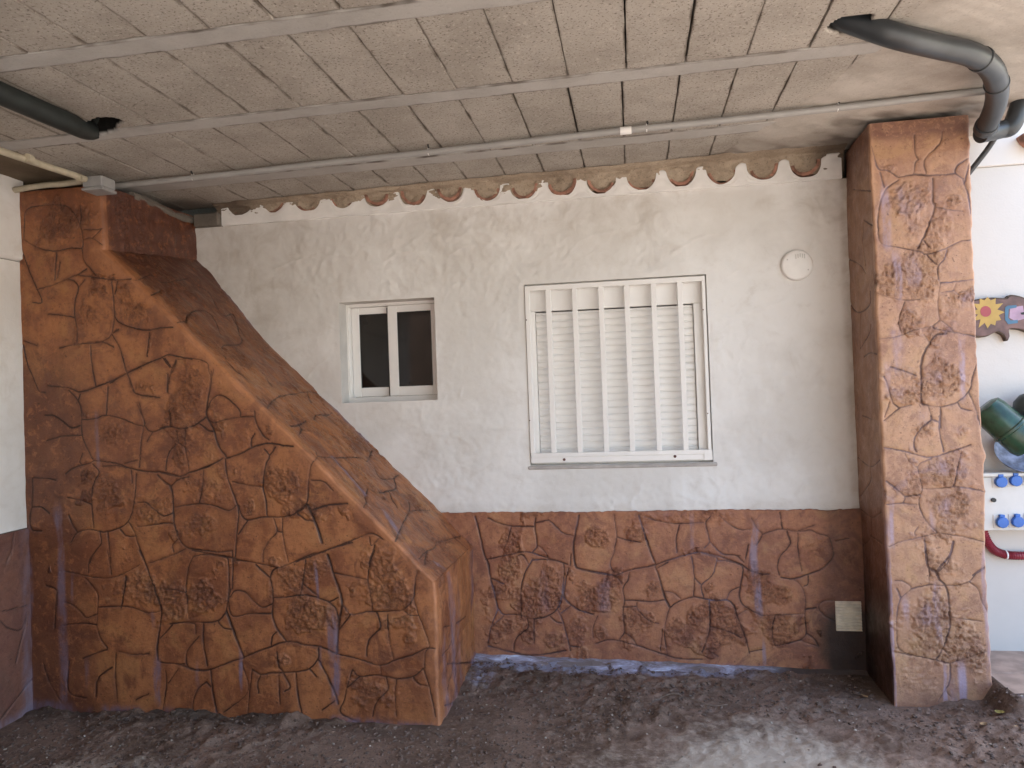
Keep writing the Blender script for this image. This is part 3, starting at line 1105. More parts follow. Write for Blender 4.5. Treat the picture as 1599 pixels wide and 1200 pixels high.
# ------------------------------------------------------------------ column
def sweep_column():
    x0, x1, yf = 1.14, 1.572, -0.45
    zs = np.unique(np.concatenate([np.arange(-0.10, 2.735, 0.0042), [2.735]]))
    r = 0.012
    rows = []
    for z in zs:
        wl = 0.005 * vnoise(z * 6, 8.0) + 0.002 * vnoise(z * 35, 2.0)
        wr = 0.005 * vnoise(z * 5, 18.0) + 0.003 * vnoise(z * 30, 12.0)
        a0 = x0 + wl
        b0 = x1 + wr + 0.016 * math.exp(-((z - 1.16) / 0.03) ** 2) - 0.02 * (z / 2.7) * 0
        t = np.linspace(0, 1, 80)
        s1 = np.stack([x0 + 0.012 + (a0 - x0 - 0.012) * t, 0.01 + (yf + r - 0.01) * t, t * 0 + z], 1)
        th = np.linspace(0, np.pi / 2, 6)[1:-1]
        c1 = np.stack([a0 + r - r * np.cos(th), yf + r - r * np.sin(th), th * 0 + z], 1)
        t = np.linspace(0, 1, 104)
        s2 = np.stack([a0 + r + (b0 - a0 - 2 * r) * t, t * 0 + yf, t * 0 + z], 1)
        c2 = np.stack([b0 - r + r * np.sin(th), yf + r - r * np.cos(th), th * 0 + z], 1)
        t = np.linspace(0, 1, 30)
        s3 = np.stack([t * 0 + b0, yf + r + (0.01 - yf - r) * t, t * 0 + z], 1)
        rows.append(np.concatenate([s1, c1, s2, c2, s3]))
    P = np.array(rows)
    R, C, _ = P.shape
    N = np.cross(np.gradient(P, axis=1), np.gradient(P, axis=0))
    N /= np.linalg.norm(N, axis=2, keepdims=True) + 1e-9
    if N[R // 2, 120, 1] > 0:
        N = -N
    V, Nf = P.reshape(-1, 3), N.reshape(-1, 3)
    gs = lines(COLS, lambda a, b: onX(a, b, x0 + 0.004))
    for p_, w_, d_ in gs:
        p_[:, 0] = x0
    gr = lines(COLF, lambda a, b: onY(a, b, yf)) + gs
    Q0 = V.copy()
    Q0[:, 0] = np.where((V[:, 1] > yf + 0.006) & (V[:, 0] < x0 + 0.03), x0, V[:, 0])
    g, dm = stone_fields(Q0, gr)
    side = ((V[:, 0] < x0 + 0.03) & (V[:, 1] > yf + 0.006)).astype(float)
    g = g * np.where(V[:, 1] > yf + 0.03, 1.15, 0.85)
    pm = 0.72 * ell_mask(V, ells(P_COL, lambda a, b: onY(a, b, yf), yf), yf + 0.03)
    h, pit = rough_fields(V, pm, 1.0)
    big = sstep(0.75, 0.3, V[:, 2])
    h = h * (1 + 0.8 * big)
    pit = pit * (1 - 0.45 * big)
    h = h + 0.0012 * fbm(V[:, 0] * 12, V[:, 1] * 12, V[:, 2] * 12, 3) + 0.005 * fbm(V[:, 0] * 1.8, V[:, 1] * 1.8, V[:, 2] * 1.8, 2)
    h = h - 0.0050 * g - 0.0006 * np.exp(-(dm / 0.013) ** 2)
    V2 = V + Nf * h[:, None]
    wash = 0.7 * np.exp(-dm / 0.016)
    z = V[:, 2]
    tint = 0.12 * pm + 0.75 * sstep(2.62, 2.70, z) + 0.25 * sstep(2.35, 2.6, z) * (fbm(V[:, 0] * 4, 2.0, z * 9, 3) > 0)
    tint = tint + side * (0.45 + 0.5 * sstep(1.1, 0.7, z)) + 0.5 * sstep(0.3, 0.08, z) * sstep(0.0, 0.5, fbm(V[:, 0] * 6, 0.0, z * 6, 3))  # left flank tinted darker, its shade partly painted in
    st = []
    for px, y0, y1, w, a in [(1386, 290, 390, 8, .7), (1401, 390, 470, 9, .7), (1503, 525, 625, 7, .7), (1395, 780, 860, 6, .8), (1464, 915, 1000, 6, .9), (1413, 930, 985, 6, .6), (1503, 1040, 1112, 8, 1.0), (1487, 1040, 1110, 8, .5), (1476, 1040, 1100, 4, .9), (1543, 850, 1080, 5, .6), (1385, 560, 620, 9, .4), (1445, 640, 660, 8, .4), (1456, 785, 830, 8, .5), (1403, 505, 590, 10, .45)]:
        t, b = onY(px, y0, yf), onY(px, y1, yf)
        st.append(((t[0] + b[0]) / 2, t[2], b[2], w * 3.75 / CF, a))
    lime = lime_field(V, st, yf + 0.03)
    lime = np.maximum(lime, 0.55 * pm * sstep(0.0, 0.5, fbm(V[:, 0] * 7, 0.0, z * 5, 3)))
    lime = np.maximum(lime, (np.abs(V[:, 0] - x0 - 0.004) < 0.012) * (V[:, 1] < yf + 0.03) * sstep(1.0, 0.7, z) * 0.9)
    lime = np.maximum(lime, 0.55 * np.clip(g, 0, 1) * sstep(0.0, 0.4, vnoise(V[:, 0] * 6, 0.0, z * 6)) * (1 - side))
    edge = np.exp(-((V[:, 0] - x0) / 0.018) ** 2) * (V[:, 1] < yf + 0.03) + np.exp(-((V[:, 0] - x1) / 0.014) ** 2) * (V[:, 1] < yf + 0.03) * 0.7
    worn = np.clip(edge * (0.6 + 0.5 * vnoise(V[:, 0] * 20, V[:, 1] * 20, z * 20)), 0, 1)
    stain_shade = side * (0.05 + 0.72 * sstep(0.90, 0.25, z) + 0.22 * sstep(-0.28, -0.02, V[:, 1]))  # left flank: dark stain plus painted corner shade, denser low down
    o = mesh_np("stone_column", V2, quads(R, C), M['stone_pale'], None, dict(groove=g, pit=pit, tint=tint, worn=worn, lime=lime, wash=wash, rough=pm, stain_shade=stain_shade))
    tag(o, "tall square column clad in pale orange stamped stone render at the right end of the white wall", "column")
    return o
column = sweep_column()

# ------------------------------------------------------------------ house wall
house = empty("house_wall")
tag(house, "long white plastered house wall with tiled eave and brown stamped stone dado", "wall")
WX0, WX1 = -3.2, 3.6
BW = (-0.593, 0.411, 1.112, 2.137)       # big window opening x0 x1 z0 z1
SW = (-1.702, -1.120, 1.503, 2.096)      # small window opening
ZD = 0.852                               # top of dado
ZL = 2.600                               # ledge line
RIDGES = [((1165, 366), (1200, 360), (1240, 340), (1270, 326), (1290, 318)), ] 
def cracks_px():
    return [
        [(880, 408), (905, 378), (940, 364), (980, 358), (1012, 342), (1030, 332)],
        [(1115, 500), (1150, 492), (1190, 482), (1225, 470)],
        [(1165, 742), (1200, 738), (1240, 715)],
        [(430, 420), (470, 405), (540, 398)],
        [(770, 670), (800, 668), (835, 672)],
        [(480, 590), (492, 575), (510, 562)],
        [(1230, 640), (1262, 610), (1290, 585)],
        [(700, 400), (730, 385), (790, 380)],
        [(1050, 395), (1090, 372), (1120, 365)],
        [(600, 410), (640, 380), (655, 372)],
    ]
def wall_grid():
    st = 0.0095
    xs = np.unique(np.round(np.concatenate([np.arange(-3.2, 1.75, st), np.arange(1.75, WX1, 0.03), [WX1, BW[0], BW[1], SW[0], SW[1]]]), 5))
    zs = np.unique(np.round(np.concatenate([np.arange(ZD - 0.02, ZL, st), [ZD - 0.02, ZL, BW[2], BW[3], SW[2], SW[3]]]), 5))
    for L in (xs,):
        pass
    def clean(a, must):
        keep = [a[0]]
        for v in a[1:]:
            if v - keep[-1] < 0.004:
                if any(abs(v - m) < 1e-4 for m in must):
                    keep[-1] = v
                continue
            keep.append(v)
        return np.array(keep)
    xs, zs = clean(xs, (BW[0], BW[1], SW[0], SW[1])), clean(zs, (BW[2], BW[3], SW[2], SW[3], ZL))
    X, Z = np.meshgrid(xs, zs)
    V = np.stack([X, X * 0, Z], -1).reshape(-1, 3)
    cr = []
    for pl in cracks_px():
        cr.append((np.array([onY(*q, 0) for q in catmull(pl, 5)]), 0.006, 1.0))
    rr = random.Random(21)
    for _ in range(130):
        cx_, cz_ = rr.uniform(-2.7, 1.1), rr.uniform(0.9, 2.55)
        a_, ln, kk = rr.gauss(0.6, 0.7), rr.uniform(0.05, 0.24), rr.uniform(-5, 5)
        pts_ = []
        for q_ in range(8):
            s_ = (q_ / 7 - 0.5) * ln
            aa = a_ + kk * s_
            pts_.append(np.array([cx_ + s_ * math.cos(aa), 0.0, cz_ + s_ * math.sin(aa)]))
        cr.append((np.array(pts_), rr.uniform(0.0035, 0.008), rr.uniform(0.25, 0.6)))
    g, dm = stone_fields(V, cr)
    x, z = V[:, 0], V[:, 2]
    trow = fbm(x * 5 + 1.5 * fbm(x * 2, z * 2, 1.0, 2), z * 5, 2.0, 4, 0.55)
    rid = 1 - np.abs(fbm(x * 4.5 + z * 2, z * 3.5, 9.0, 3, 0.5)) * 2.2
    patch = sstep(-0.15, 0.5, fbm(x * 1.7, z * 1.7, 4.0, 3))
    h = 0.0028 * trow + 0.0040 * np.clip(rid, 0, 1) ** 4 * patch
    h = h + 0.0022 * patch * fbm(x * 30, z * 30, 7.0, 3, 0.6) + 0.0010 * fbm(x * 50, z * 50, 3.0, 2)
    h = h + 0.0045 * g
    calm = np.minimum(np.minimum(np.abs(x - BW[0]) + 0 * z, np.abs(x - BW[1])), 1)
    def near(b):
        dx = np.maximum(np.maximum(b[0] - x, x - b[1]), 0)
        dz = np.maximum(np.maximum(b[2] - z, z - b[3]), 0)
        return np.sqrt(dx * dx + dz * dz)
    nb = np.minimum(near(BW), near(SW))
    h = h * sstep(0.0, 0.03, nb)
    h = h - 0.0 + 0.004 * np.exp(-(nb / 0.02) ** 2) * 0
    h = h * (0.35 + 0.65 * (x < 1.2))
    V[:, 1] = -h
    Xc, Zc = (X[:-1, :-1] + X[1:, 1:]) / 2, (Z[:-1, :-1] + Z[1:, 1:]) / 2
    keep = np.ones(Xc.shape, bool)
    for b in (BW, SW):
        keep &= ~((Xc > b[0]) & (Xc < b[1]) & (Zc > b[2]) & (Zc < b[3]))
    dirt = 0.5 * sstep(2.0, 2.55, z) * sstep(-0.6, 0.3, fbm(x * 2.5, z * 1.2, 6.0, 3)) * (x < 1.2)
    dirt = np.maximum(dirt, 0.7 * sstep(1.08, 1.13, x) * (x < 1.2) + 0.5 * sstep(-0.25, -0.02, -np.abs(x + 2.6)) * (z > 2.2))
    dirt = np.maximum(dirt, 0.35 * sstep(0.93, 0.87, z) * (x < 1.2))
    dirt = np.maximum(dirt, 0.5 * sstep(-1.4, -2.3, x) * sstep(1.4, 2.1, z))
    clean_ = sstep(1.5, 1.6, x)
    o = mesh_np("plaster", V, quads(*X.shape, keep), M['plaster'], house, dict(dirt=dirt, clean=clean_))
    # reveals
    return o
plaster = wall_grid()
mb = MB()
def reveal(b, dep):
    x0, x1, z0, z1 = b
    for q in ([(x0, 0, z0), (x0, 0, z1), (x0, dep, z1), (x0, dep, z0)], [(x1, 0, z0), (x1, dep, z0), (x1, dep, z1), (x1, 0, z1)],
              [(x0, 0, z1), (x1, 0, z1), (x1, dep, z1), (x0, dep, z1)], [(x0, 0, z0), (x0, dep, z0), (x1, dep, z0), (x1, 0, z0)]):
        mb.add(q, [(0, 1, 2, 3)])
reveal(BW, 0.20)
reveal(SW, 0.22)
mb.build("window_reveal", simple("painted reveal", (0.66, 0.645, 0.62), 0.6, var=0.05, scale=9, bump=0.001), house)
# blockwork core behind the skin, keeps light from leaking through
mb = MB()
mb.box(WX0, WX1, 0.22, 0.30, -0.3, 3.05)
mb.build("wall_core", M['mortar_grey'], house)

# dado
def dado():
    st = 0.0042
    xs = np.arange(-1.15, 1.16, st)
    zs = np.arange(-0.12, ZD + 0.001, st)
    X, Z = np.meshgrid(xs, zs)
    X0 = X.copy()
    Z = Z + (Z / ZD) * 0.004 * vnoise(X * 9, 0.0) + (Z > ZD - 0.01) * 0.003 * vnoise(X * 60, 2.0)
    V = np.stack([X, X * 0 - 0.014, Z], -1).reshape(-1, 3)
    g, dm = stone_fields(V, lines(BAND, lambda a, b: onY(a, b, -0.014)))
    pm = ell_mask(V, ells(P_BAND, lambda a, b: onY(a, b, -0.014), 0), 1)
    h, pit = rough_fields(V, pm)
    x, z = V[:, 0], V[:, 2]
    h = h + 0.0014 * fbm(x * 12, z * 12, 1.0, 3) + 0.004 * fbm(x * 2, z * 2, 3.0, 2)
    h = h - 0.0052 * g - 0.0008 * np.exp(-(dm / 0.010) ** 2)
    wash = np.exp(-dm / 0.02)
    lip = (z > ZD - 0.004)
    V2 = V.copy()
    V2[:, 1] -= h
    top = V2.reshape(X.shape + (3,))
    cap = top[-1:].copy()
    cap[..., 1] = 0.01
    G = np.concatenate([top, cap])
    pad = lambda a: np.concatenate([a, a.reshape(X.shape)[-1].ravel()])
    tint = 0.10 * pm + 0.25 * sstep(0.78, 0.84, z) + 0.2 * sstep(0.1, 0.03, z)
    stain_shade = 0.9 * sstep(0.80, 1.02, x + 0.06 * fbm(x * 5, z * 5, 2.0, 3)) * (0.62 + 0.38 * sstep(0.36, 0.26, z)) + 0.25 * sstep(0.95, 1.0, x) * sstep(0.36, 0.24, z)  # right end: dark stain with corner shade painted in, stronger below the vent
    st_ = [(onY(px, y0)[0], onY(px, y0)[2], onY(px, y1)[2], w * 4.2 / CF, a) for px, y0, y1, w, a in
           [(1183, 905, 960, 7, .9), (1177, 820, 900, 7, .7), (1192, 1000, 1040, 3, .7), (1078, 800, 860, 6, .4), (1040, 795, 820, 5, .3), (830, 1020, 1032, 60, .3), (850, 890, 960, 14, .3), (942, 900, 960, 14, .4)]]
    lime = lime_field(V, st_)
    lime = np.maximum(lime, 0.6 * np.clip(g, 0, 1) * sstep(0.05, 0.5, vnoise(x * 5, 0.0, z * 5)))
    lime = np.maximum(lime, 0.8 * sstep(0.04, 0.0, z - gz(x, x * 0)) * sstep(-0.3, 0.3, fbm(x * 4, 0.0, z * 4, 2)))
    A = dict(groove=pad(g), pit=pad(pit), tint=pad(tint), lime=pad(lime), stain_shade=pad(stain_shade), worn=pad(0 * g), wash=pad(wash), rough=pad(pm))
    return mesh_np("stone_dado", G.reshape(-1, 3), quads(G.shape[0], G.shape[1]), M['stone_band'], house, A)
dado()
mb = MB()
mb.box(1.5, WX1, -0.004, 0.01, -0.1, ZD)
mb.build("plain_base", simple("clean white wall paint", (0.60, 0.585, 0.56), 0.6, var=0.03, scale=3, bump=0.001), house)

# tiled eave: hollow roof tile ends let into a scalloped white strip
TX = [-2.300 + i * 0.2163 for i in range(16)]
TZ = [2.680 - 0.0375 * min(1, i / 9) + 0.004 * math.sin(i * 2.3) for i in range(16)]
TR = 0.077
def strip():
    xs = np.arange(-2.42, 1.13, 0.0045)
    top = np.full(len(xs), 2.722) + 0.006 * vnoise(xs * 12, 3.0) + 0.012 * vnoise(xs * 4, 9.0)
    for x, z in zip(TX, TZ):
        d = np.abs(xs - x)
        r = TR + 0.002 + 0.009 * vnoise(xs * 22, x * 9)
        zc = z + 0.056
        u = np.where(d < r, zc - np.sqrt(np.clip(r * r - d * d, 0, None)) * 1.0, 9)
        top = np.minimum(top, np.maximum(u, z - 0.024))
        top = np.where((d < 0.109) & (d > 0.07), np.minimum(top, 2.722 - 0.016 * (np.clip(0.108 - d, 0, 1) / 0.03) ** 2), top)
    n = 16
    rows = []
    for k in range(n):
        t = k / (n - 1)
        rows.append(np.stack([xs, np.full(len(xs), -0.020) - 0.002 * vnoise(xs * 20, t * 6) + (0.02 if k == 0 else 0) , ZL + (top - ZL) * max(0, (k - 1)) / (n - 2)], 1))
    rows.append(np.stack([xs, np.full(len(xs), 0.005), top], 1))
    G = np.array(rows)
    return mesh_np("scalloped_strip", G.reshape(-1, 3), quads(*G.shape[:2]), M['strip_white'], house, dict(dirt=np.zeros(G.shape[0] * G.shape[1]) + 0.05, clean=np.zeros(G.shape[0] * G.shape[1]) + 0.55))
strip()
def roof_tile_mesh(r, seed):
    rr = random.Random(seed)
    n = 22
    ri = r - 0.016
    vs, fs = [], []
    a0, a1 = math.pi * (1.02), math.pi * 1.98
    for j, (y, sc) in enumerate(((-0.040, 1.0), (0.06, 0.97))):
        for k in range(n + 1):
            a = a0 + (a1 - a0) * k / n
            w = 1 + 0.03 * math.sin(3 * a + seed) + (rr.random() - 0.5) * 0.03
            vs.append((math.cos(a) * r * w * sc, y + (rr.random() - 0.5) * 0.003, math.sin(a) * r * w * sc))
            vs.append((math.cos(a) * ri * w * sc, y + (rr.random() - 0.5) * 0.003, math.sin(a) * ri * w * sc))
    m = 2 * (n + 1)
    for k in range(n):
        o, i, o2, i2 = 2 * k, 2 * k + 1, 2 * k + 2, 2 * k + 3
        fs += [(o, i, i2, o2), (m + o, m + o2, m + i2, m + i), (o, o2, m + o2, m + o), (i, m + i, m + i2, i2)]
    fs += [(0, m, m + 1, 1), (2 * n, 2 * n + 1, m + 2 * n + 1, m + 2 * n)]
    return vs, fs
for i, (x, z) in enumerate(zip(TX, TZ)):
    vs, fs = roof_tile_mesh(TR + random.uniform(-0.003, 0.003), i)
    q = MB()
    q.add(vs, fs)
    o = q.build("roof_tile", M['terracotta'], house, True)
    o.location = (x, 0.012 + random.uniform(0, 0.016), z + 0.054)
    o.rotation_euler = (random.uniform(-0.12, 0.12), random.uniform(-0.3, 0.3), random.uniform(-0.08, 0.08))
    s_ = random.uniform(0.92, 1.03)
    o.scale = (s_, 1, s_)
q = MB()
vs, fs = roof_tile_mesh(0.075, 5)
q.add(vs, fs)
o = q.build("roof_tile", M['terracotta'], house, True)
o.location = (2.05, -0.05, 2.74)
# mortar over and between the tile ends, sloping out to the ceiling
def eave_mortar():
    xs = np.arange(-2.45, 1.14, 0.006)
    n = 22
    rows = []
    zc = CA + CB * xs
    for k in range(n):
        t = k / (n - 1)
        if t < 0.55:
            u = t / 0.55
            z = 2.635 + (zc - 0.025 - 2.635) * u
            y = np.full(len(xs), -0.006) - 0.016 * u
        else:
            u = (t - 0.55) / 0.45
            z = (zc - 0.025) + 0.022 * u
            y = -0.022 - (0.055 + 0.07 * sstep(0.2, 1.1, xs)) * u
        y = y - 0.009 * fbm(xs * 14, t * 5.0, 3.0, 3) - 0.004 * fbm(xs * 50, t * 14.0, 5.0, 2)
        z = z + 0.003 * fbm(xs * 14, t * 5.0, 13.0, 3) * (t > 0.5) * (t < 0.95)
        rows.append(np.stack([xs, y, np.minimum(z, zc + 0.004)], 1))
    G = np.array(rows)
    stain_shade = sstep(0.85, 1.1, G[..., 0]) * 0.8 * (G[..., 1] * 0 + 1)
    stain_shade = np.maximum(stain_shade, 0.75 * sstep(-1.95, -2.3, G[..., 0]))  # mortar darker towards both ends
    return mesh_np("eave_mortar", G.reshape(-1, 3), quads(*G.shape[:2]), M['mortar'], house, dict(stain_shade=stain_shade, hole=stain_shade * 0))
eave_mortar()
q = MB()
q.box(-2.585, -2.425, -0.055, 0.0, 2.598, 2.675, 0.006)
q.build("eave_end_block", M['mortar_grey'], house)

# right-hand stretch of eave strip and parapet
q = MB()
q.box(1.58, WX1, -0.012, 0.01, 2.602, 3.08, 0.004)
q.build("upper_strip", M['right_white'], house)
# ------------------------------------------------------------------ left side wall of the porch
side_wall = empty("porch_side_wall", (XL, -2.8, 0))
tag(side_wall, "side wall at the left edge, white above and purplish brown stamped stone below", "wall")
def side():
    st = 0.010
    ys = np.concatenate([np.arange(-5.6, -1.6, 0.05), np.arange(-1.6, YF + 0.02, 0.006)])
    zs = np.arange(-0.1, 0.931, 0.006)
    Y, Z = np.meshgrid(ys, zs)
    V = np.stack([Y * 0 + XL + 0.006, Y, Z], -1).reshape(-1, 3)
    g, dm = stone_fields(V, lines(LEFTW, lambda a, b: onX(a, b, XL + 0.006)))
    h = 0.002 * fbm(V[:, 1] * 9, V[:, 2] * 9, 2.0, 3) - 0.007 * g
    V[:, 0] += h
    y, z = V[:, 1], V[:, 2]
    lime = 0.5 * sstep(-0.90, -0.85, y) + 0.25 * sstep(0.0, 0.5, vnoise(y * 14, z * 1.5)) + 0.8 * sstep(0.06, 0.0, z)
    z0 = z * 0
    mesh_np("stone_dado", V, quads(*Y.shape), M['stone_side'], side_wall, dict(groove=g, pit=z0, tint=z0 + 0.3 + 0.2 * vnoise(y * 4, z * 3), lime=np.clip(lime, 0, 1), stain_shade=z0, worn=z0))
    for a, b, off in ((0.93, 2.29, 0.0), (2.29, 2.74, 0.016)):
        zs = np.arange(a, b + 0.001, 0.012)
        Y, Z = np.meshgrid(ys, zs)
        X = XL + off + 0.002 * fbm(Y * 7, Z * 7, 1.0, 3)
        if off:
            X[0] = XL - 0.004
        V = np.stack([X, Y, Z], -1).reshape(-1, 3)
        mesh_np("plaster", V, quads(*Y.shape), M['plaster'], side_wall, dict(dirt=V[:, 0] * 0 + 0.25, clean=V[:, 0] * 0))
side()
q = MB()
q.box(XL - 0.25, XL - 0.01, -5.6, 0.2, -0.3, 2.76)
q.build("wall_core", M['mortar_grey'], side_wall)

# ------------------------------------------------------------------ ceiling of hollow concrete blocks between joists
ceiling = empty("porch_ceiling", (0, -2.8, 2.8))
tag(ceiling, kind="structure")
HOLES = [[(131, 196), (142, 187), (160, 183), (178, 184), (192, 189), (184, 196), (178, 203), (152, 210), (138, 211)],
         [(1292, 45), (1301, 36), (1309, 31), (1322, 26), (1336, 25), (1347, 22), (1364, 20), (1362, 30), (1372, 42), (1350, 60), (1320, 56), (1299, 50)]]
HP = [np.array([onC(*p)[:2] for p in H]) for H in HOLES]
def in_poly(x, y, P):
    ins = np.zeros(x.shape, bool)
    n = len(P)
    for i in range(n):
        x1, y1 = P[i]
        x2, y2 = P[(i + 1) % n]
        c = ((y1 > y) != (y2 > y)) & (x < (x2 - x1) * (y - y1) / (y2 - y1 + 1e-12) + x1)
        ins ^= c
    return ins
def ceil_z(x):
    return CA + CB * x
JO = [(-0.521, -0.402), (-1.290, -1.190), (-1.975, -1.878), (-2.685, -2.585), (-3.395, -3.295), (-4.105, -4.005), (-4.815, -4.715)]
ROWS = [(JO[0][1], 0.03, 0.0)] + [(JO[i + 1][1], JO[i][0], o) for i, o in zip(range(6), (0.0, 0.016, 0.03, 0.1, 0.02, 0.08))] + [(-5.58, JO[6][0], 0.0)]
class Acc:
    def __init__(s): s.V, s.F, s.h, s.s, s.n = [], [], [], [], 0
    def add(s, V, F, hole, stain_shade):
        s.V.append(V); s.F.append(F + s.n); s.h.append(hole); s.s.append(stain_shade); s.n += len(V)
    def build(s, name, mat, parent):
        return mesh_np(name, np.concatenate(s.V), np.concatenate(s.F), mat, parent, dict(hole=np.concatenate(s.h), stain_shade=np.concatenate(s.s)))
def patch(acc, x0, x1, y0, y1, st, dz, skirt=0.03, seed=0.0, ragged=0.0008, amp=0.001):
    nx, ny = max(3, int((x1 - x0) / st)), max(3, int((y1 - y0) / st))
    e_ = 0.0014
    xs = np.concatenate([[x0, x0], np.linspace(x0 + e_, x1 - e_, nx), [x1, x1]])
    ys = np.concatenate([[y0, y0], np.linspace(y0 + e_, y1 - e_, ny), [y1, y1]])
    X, Y = np.meshgrid(xs, ys)
    hole = np.zeros(X.shape, bool)
    for P in HP:
        nxx = X + 0.006 * vnoise(X * 60, Y * 60)
        hole |= in_poly(nxx, Y + 0.006 * vnoise(X * 60, Y * 60, 5.0), P)
    Z = ceil_z(X) - dz + amp * fbm(X * 9, Y * 9, seed, 3)
    # chipped arrises
    ex = np.minimum(X - x0, x1 - X)
    ey = np.minimum(Y - y0, y1 - Y)
    e = np.minimum(ex, ey)
    chip = sstep(0.012, 0.0, e) * np.clip(fbm(X * 22, Y * 22, seed + 3, 3) - 0.15, 0, 1)
    Z = Z + 0.003 * chip
    X = X + ragged * vnoise(X * 3, Y * 40, seed) * (ex < 0.002) 
    Y = Y + ragged * vnoise(X * 40, Y * 3, seed + 8) * (ey < 0.002)
    Z[0] += skirt; Z[-1] += skirt; Z[:, 0] += skirt; Z[:, -1] += skirt
    Z = Z + 0.09 * hole
    stain_shade = sstep(0.55, 1.05, X) * sstep(-0.45, -0.15, Y) * 0.85 * np.clip(0.6 + fbm(X * 8, Y * 3, 2.0, 3), 0, 1)
    stain_shade = np.maximum(stain_shade, 0.8 * sstep(-2.3, -2.6, X) * sstep(-0.35, -0.1, Y))  # blocks darker near the wall at both ends
    stain_shade = np.maximum(stain_shade, sstep(0.006, 0.001, e) * np.clip(0.45 + 0.5 * fbm(X * 12, Y * 12, seed + 5, 3), 0, 0.9) * (skirt > 0))  # grime along the block joints
    acc.add(np.stack([X, Y, Z], -1).reshape(-1, 3), quads(*X.shape), hole.astype(float).ravel(), stain_shade.ravel())
def bound(y):
    return 0.93 + 0.26 * (y + 1.3) * -1.0 * (y > -1.3) - 0.12 * sstep(-0.75, -0.3, y)
acc = Acc()
rb = random.Random(5)
for ri, (y0, y1, off) in enumerate(ROWS):
    xe = 1.15
    k0 = int(math.floor((-2.785 - off) / 0.2222))
    edges = [off + k * 0.2222 + rb.uniform(-0.004, 0.004) for k in range(k0, 8)]
    edges = [-2.785] + [e for e in edges if e > -2.70 and e < xe + 0.1]
    st = 0.008 if y1 > -2.2 else 0.02
    for i in range(len(edges) - 1):
        ga, gb = rb.choice((0.0016, 0.002, 0.003, 0.0045)), rb.choice((0.0016, 0.002, 0.003, 0.004))
        patch(acc, edges[i] + ga, edges[i + 1] - gb, y0 + 0.003, y1 - 0.003, st, rb.uniform(-0.002, 0.002), seed=ri * 7.1 + i * 3.3)
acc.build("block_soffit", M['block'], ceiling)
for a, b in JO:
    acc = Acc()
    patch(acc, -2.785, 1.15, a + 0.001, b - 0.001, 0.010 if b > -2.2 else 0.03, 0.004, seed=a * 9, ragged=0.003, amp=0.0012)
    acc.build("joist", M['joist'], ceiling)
# smooth screeded part at the right end
def screed():
    ys = np.concatenate([np.arange(-5.6, -2.2, 0.04), np.arange(-2.2, 0.03, 0.010)])
    xs = np.concatenate([np.arange(0.35, 1.84, 0.010), [1.84]])
    X, Y = np.meshgrid(xs, ys)
    b = np.array([bound(y) for y in ys])[:, None] + 0.015 * fbm(ys * 9, 0.0, 1.0, 3)[:, None] + 0.0 * X
    d = X - b
    Z = ceil_z(X) - 0.010 * sstep(0.0, 0.12, d) + 0.004 * (1 - sstep(0.0, 0.03, d))
    u, v = X * 0.8 + Y * 0.6, -X * 0.6 + Y * 0.8
    Z = Z + 0.0018 * fbm(u * 3, v * 16, 2.0, 4, 0.6) + 0.002 * fbm(X * 3, Y * 3, 9.0, 2)
    # lip along the slab edge
    Z = Z - 0.010 * sstep(1.79, 1.82, X) * (0.6 + 0.6 * vnoise(Y * 8, 1.0))
    keep = (d[:-1, :-1] > 0)
    stain_shade = 0.25 * np.clip(fbm(u * 2.5, v * 12, 5.0, 3), 0, 1) + 0.6 * sstep(-0.62, -0.45, Y) * (1 - sstep(1.62, 1.75, X)) * np.clip(0.5 + fbm(u * 5, v * 9, 15.0, 3), 0, 1)  # streaks, and darker around the column head
    m = mesh_np("smooth_soffit", np.stack([X, Y, Z], -1).reshape(-1, 3), quads(*X.shape, keep), M['screed'], ceiling, dict(hole=X * 0, stain_shade=stain_shade))
screed()
acc = Acc()
patch(acc, -3.30, -2.79, -5.58, 0.03, 0.02, 0.012, seed=50, amp=0.004)
acc.build("old_soffit", M['soffit_dark'], ceiling)
q = MB()
q.box(-3.33, 1.835, -5.62, 0.0, 2.875, 3.10)
q.build("slab_body", M['dark_void'], ceiling)
q = MB()
q.box(1.836, 1.90, -5.64, -0.02, 2.79, 3.13, 0.012)
q.box(-3.33, 1.90, -5.70, -5.64, 2.70, 3.13, 0.012)
q.build("slab_edge", M['screed'], ceiling)
q = MB()
q.box(-3.33, 1.835, 0.0, 5.0, 2.92, 3.10)
q.box(1.836, WX1, 0.012, 5.0, 3.081, 3.16)
q.box(-3.33, WX1, 4.8, 5.0, 0.0, 2.92)
q.build("roof_deck", M['mortar_grey'], ceiling)

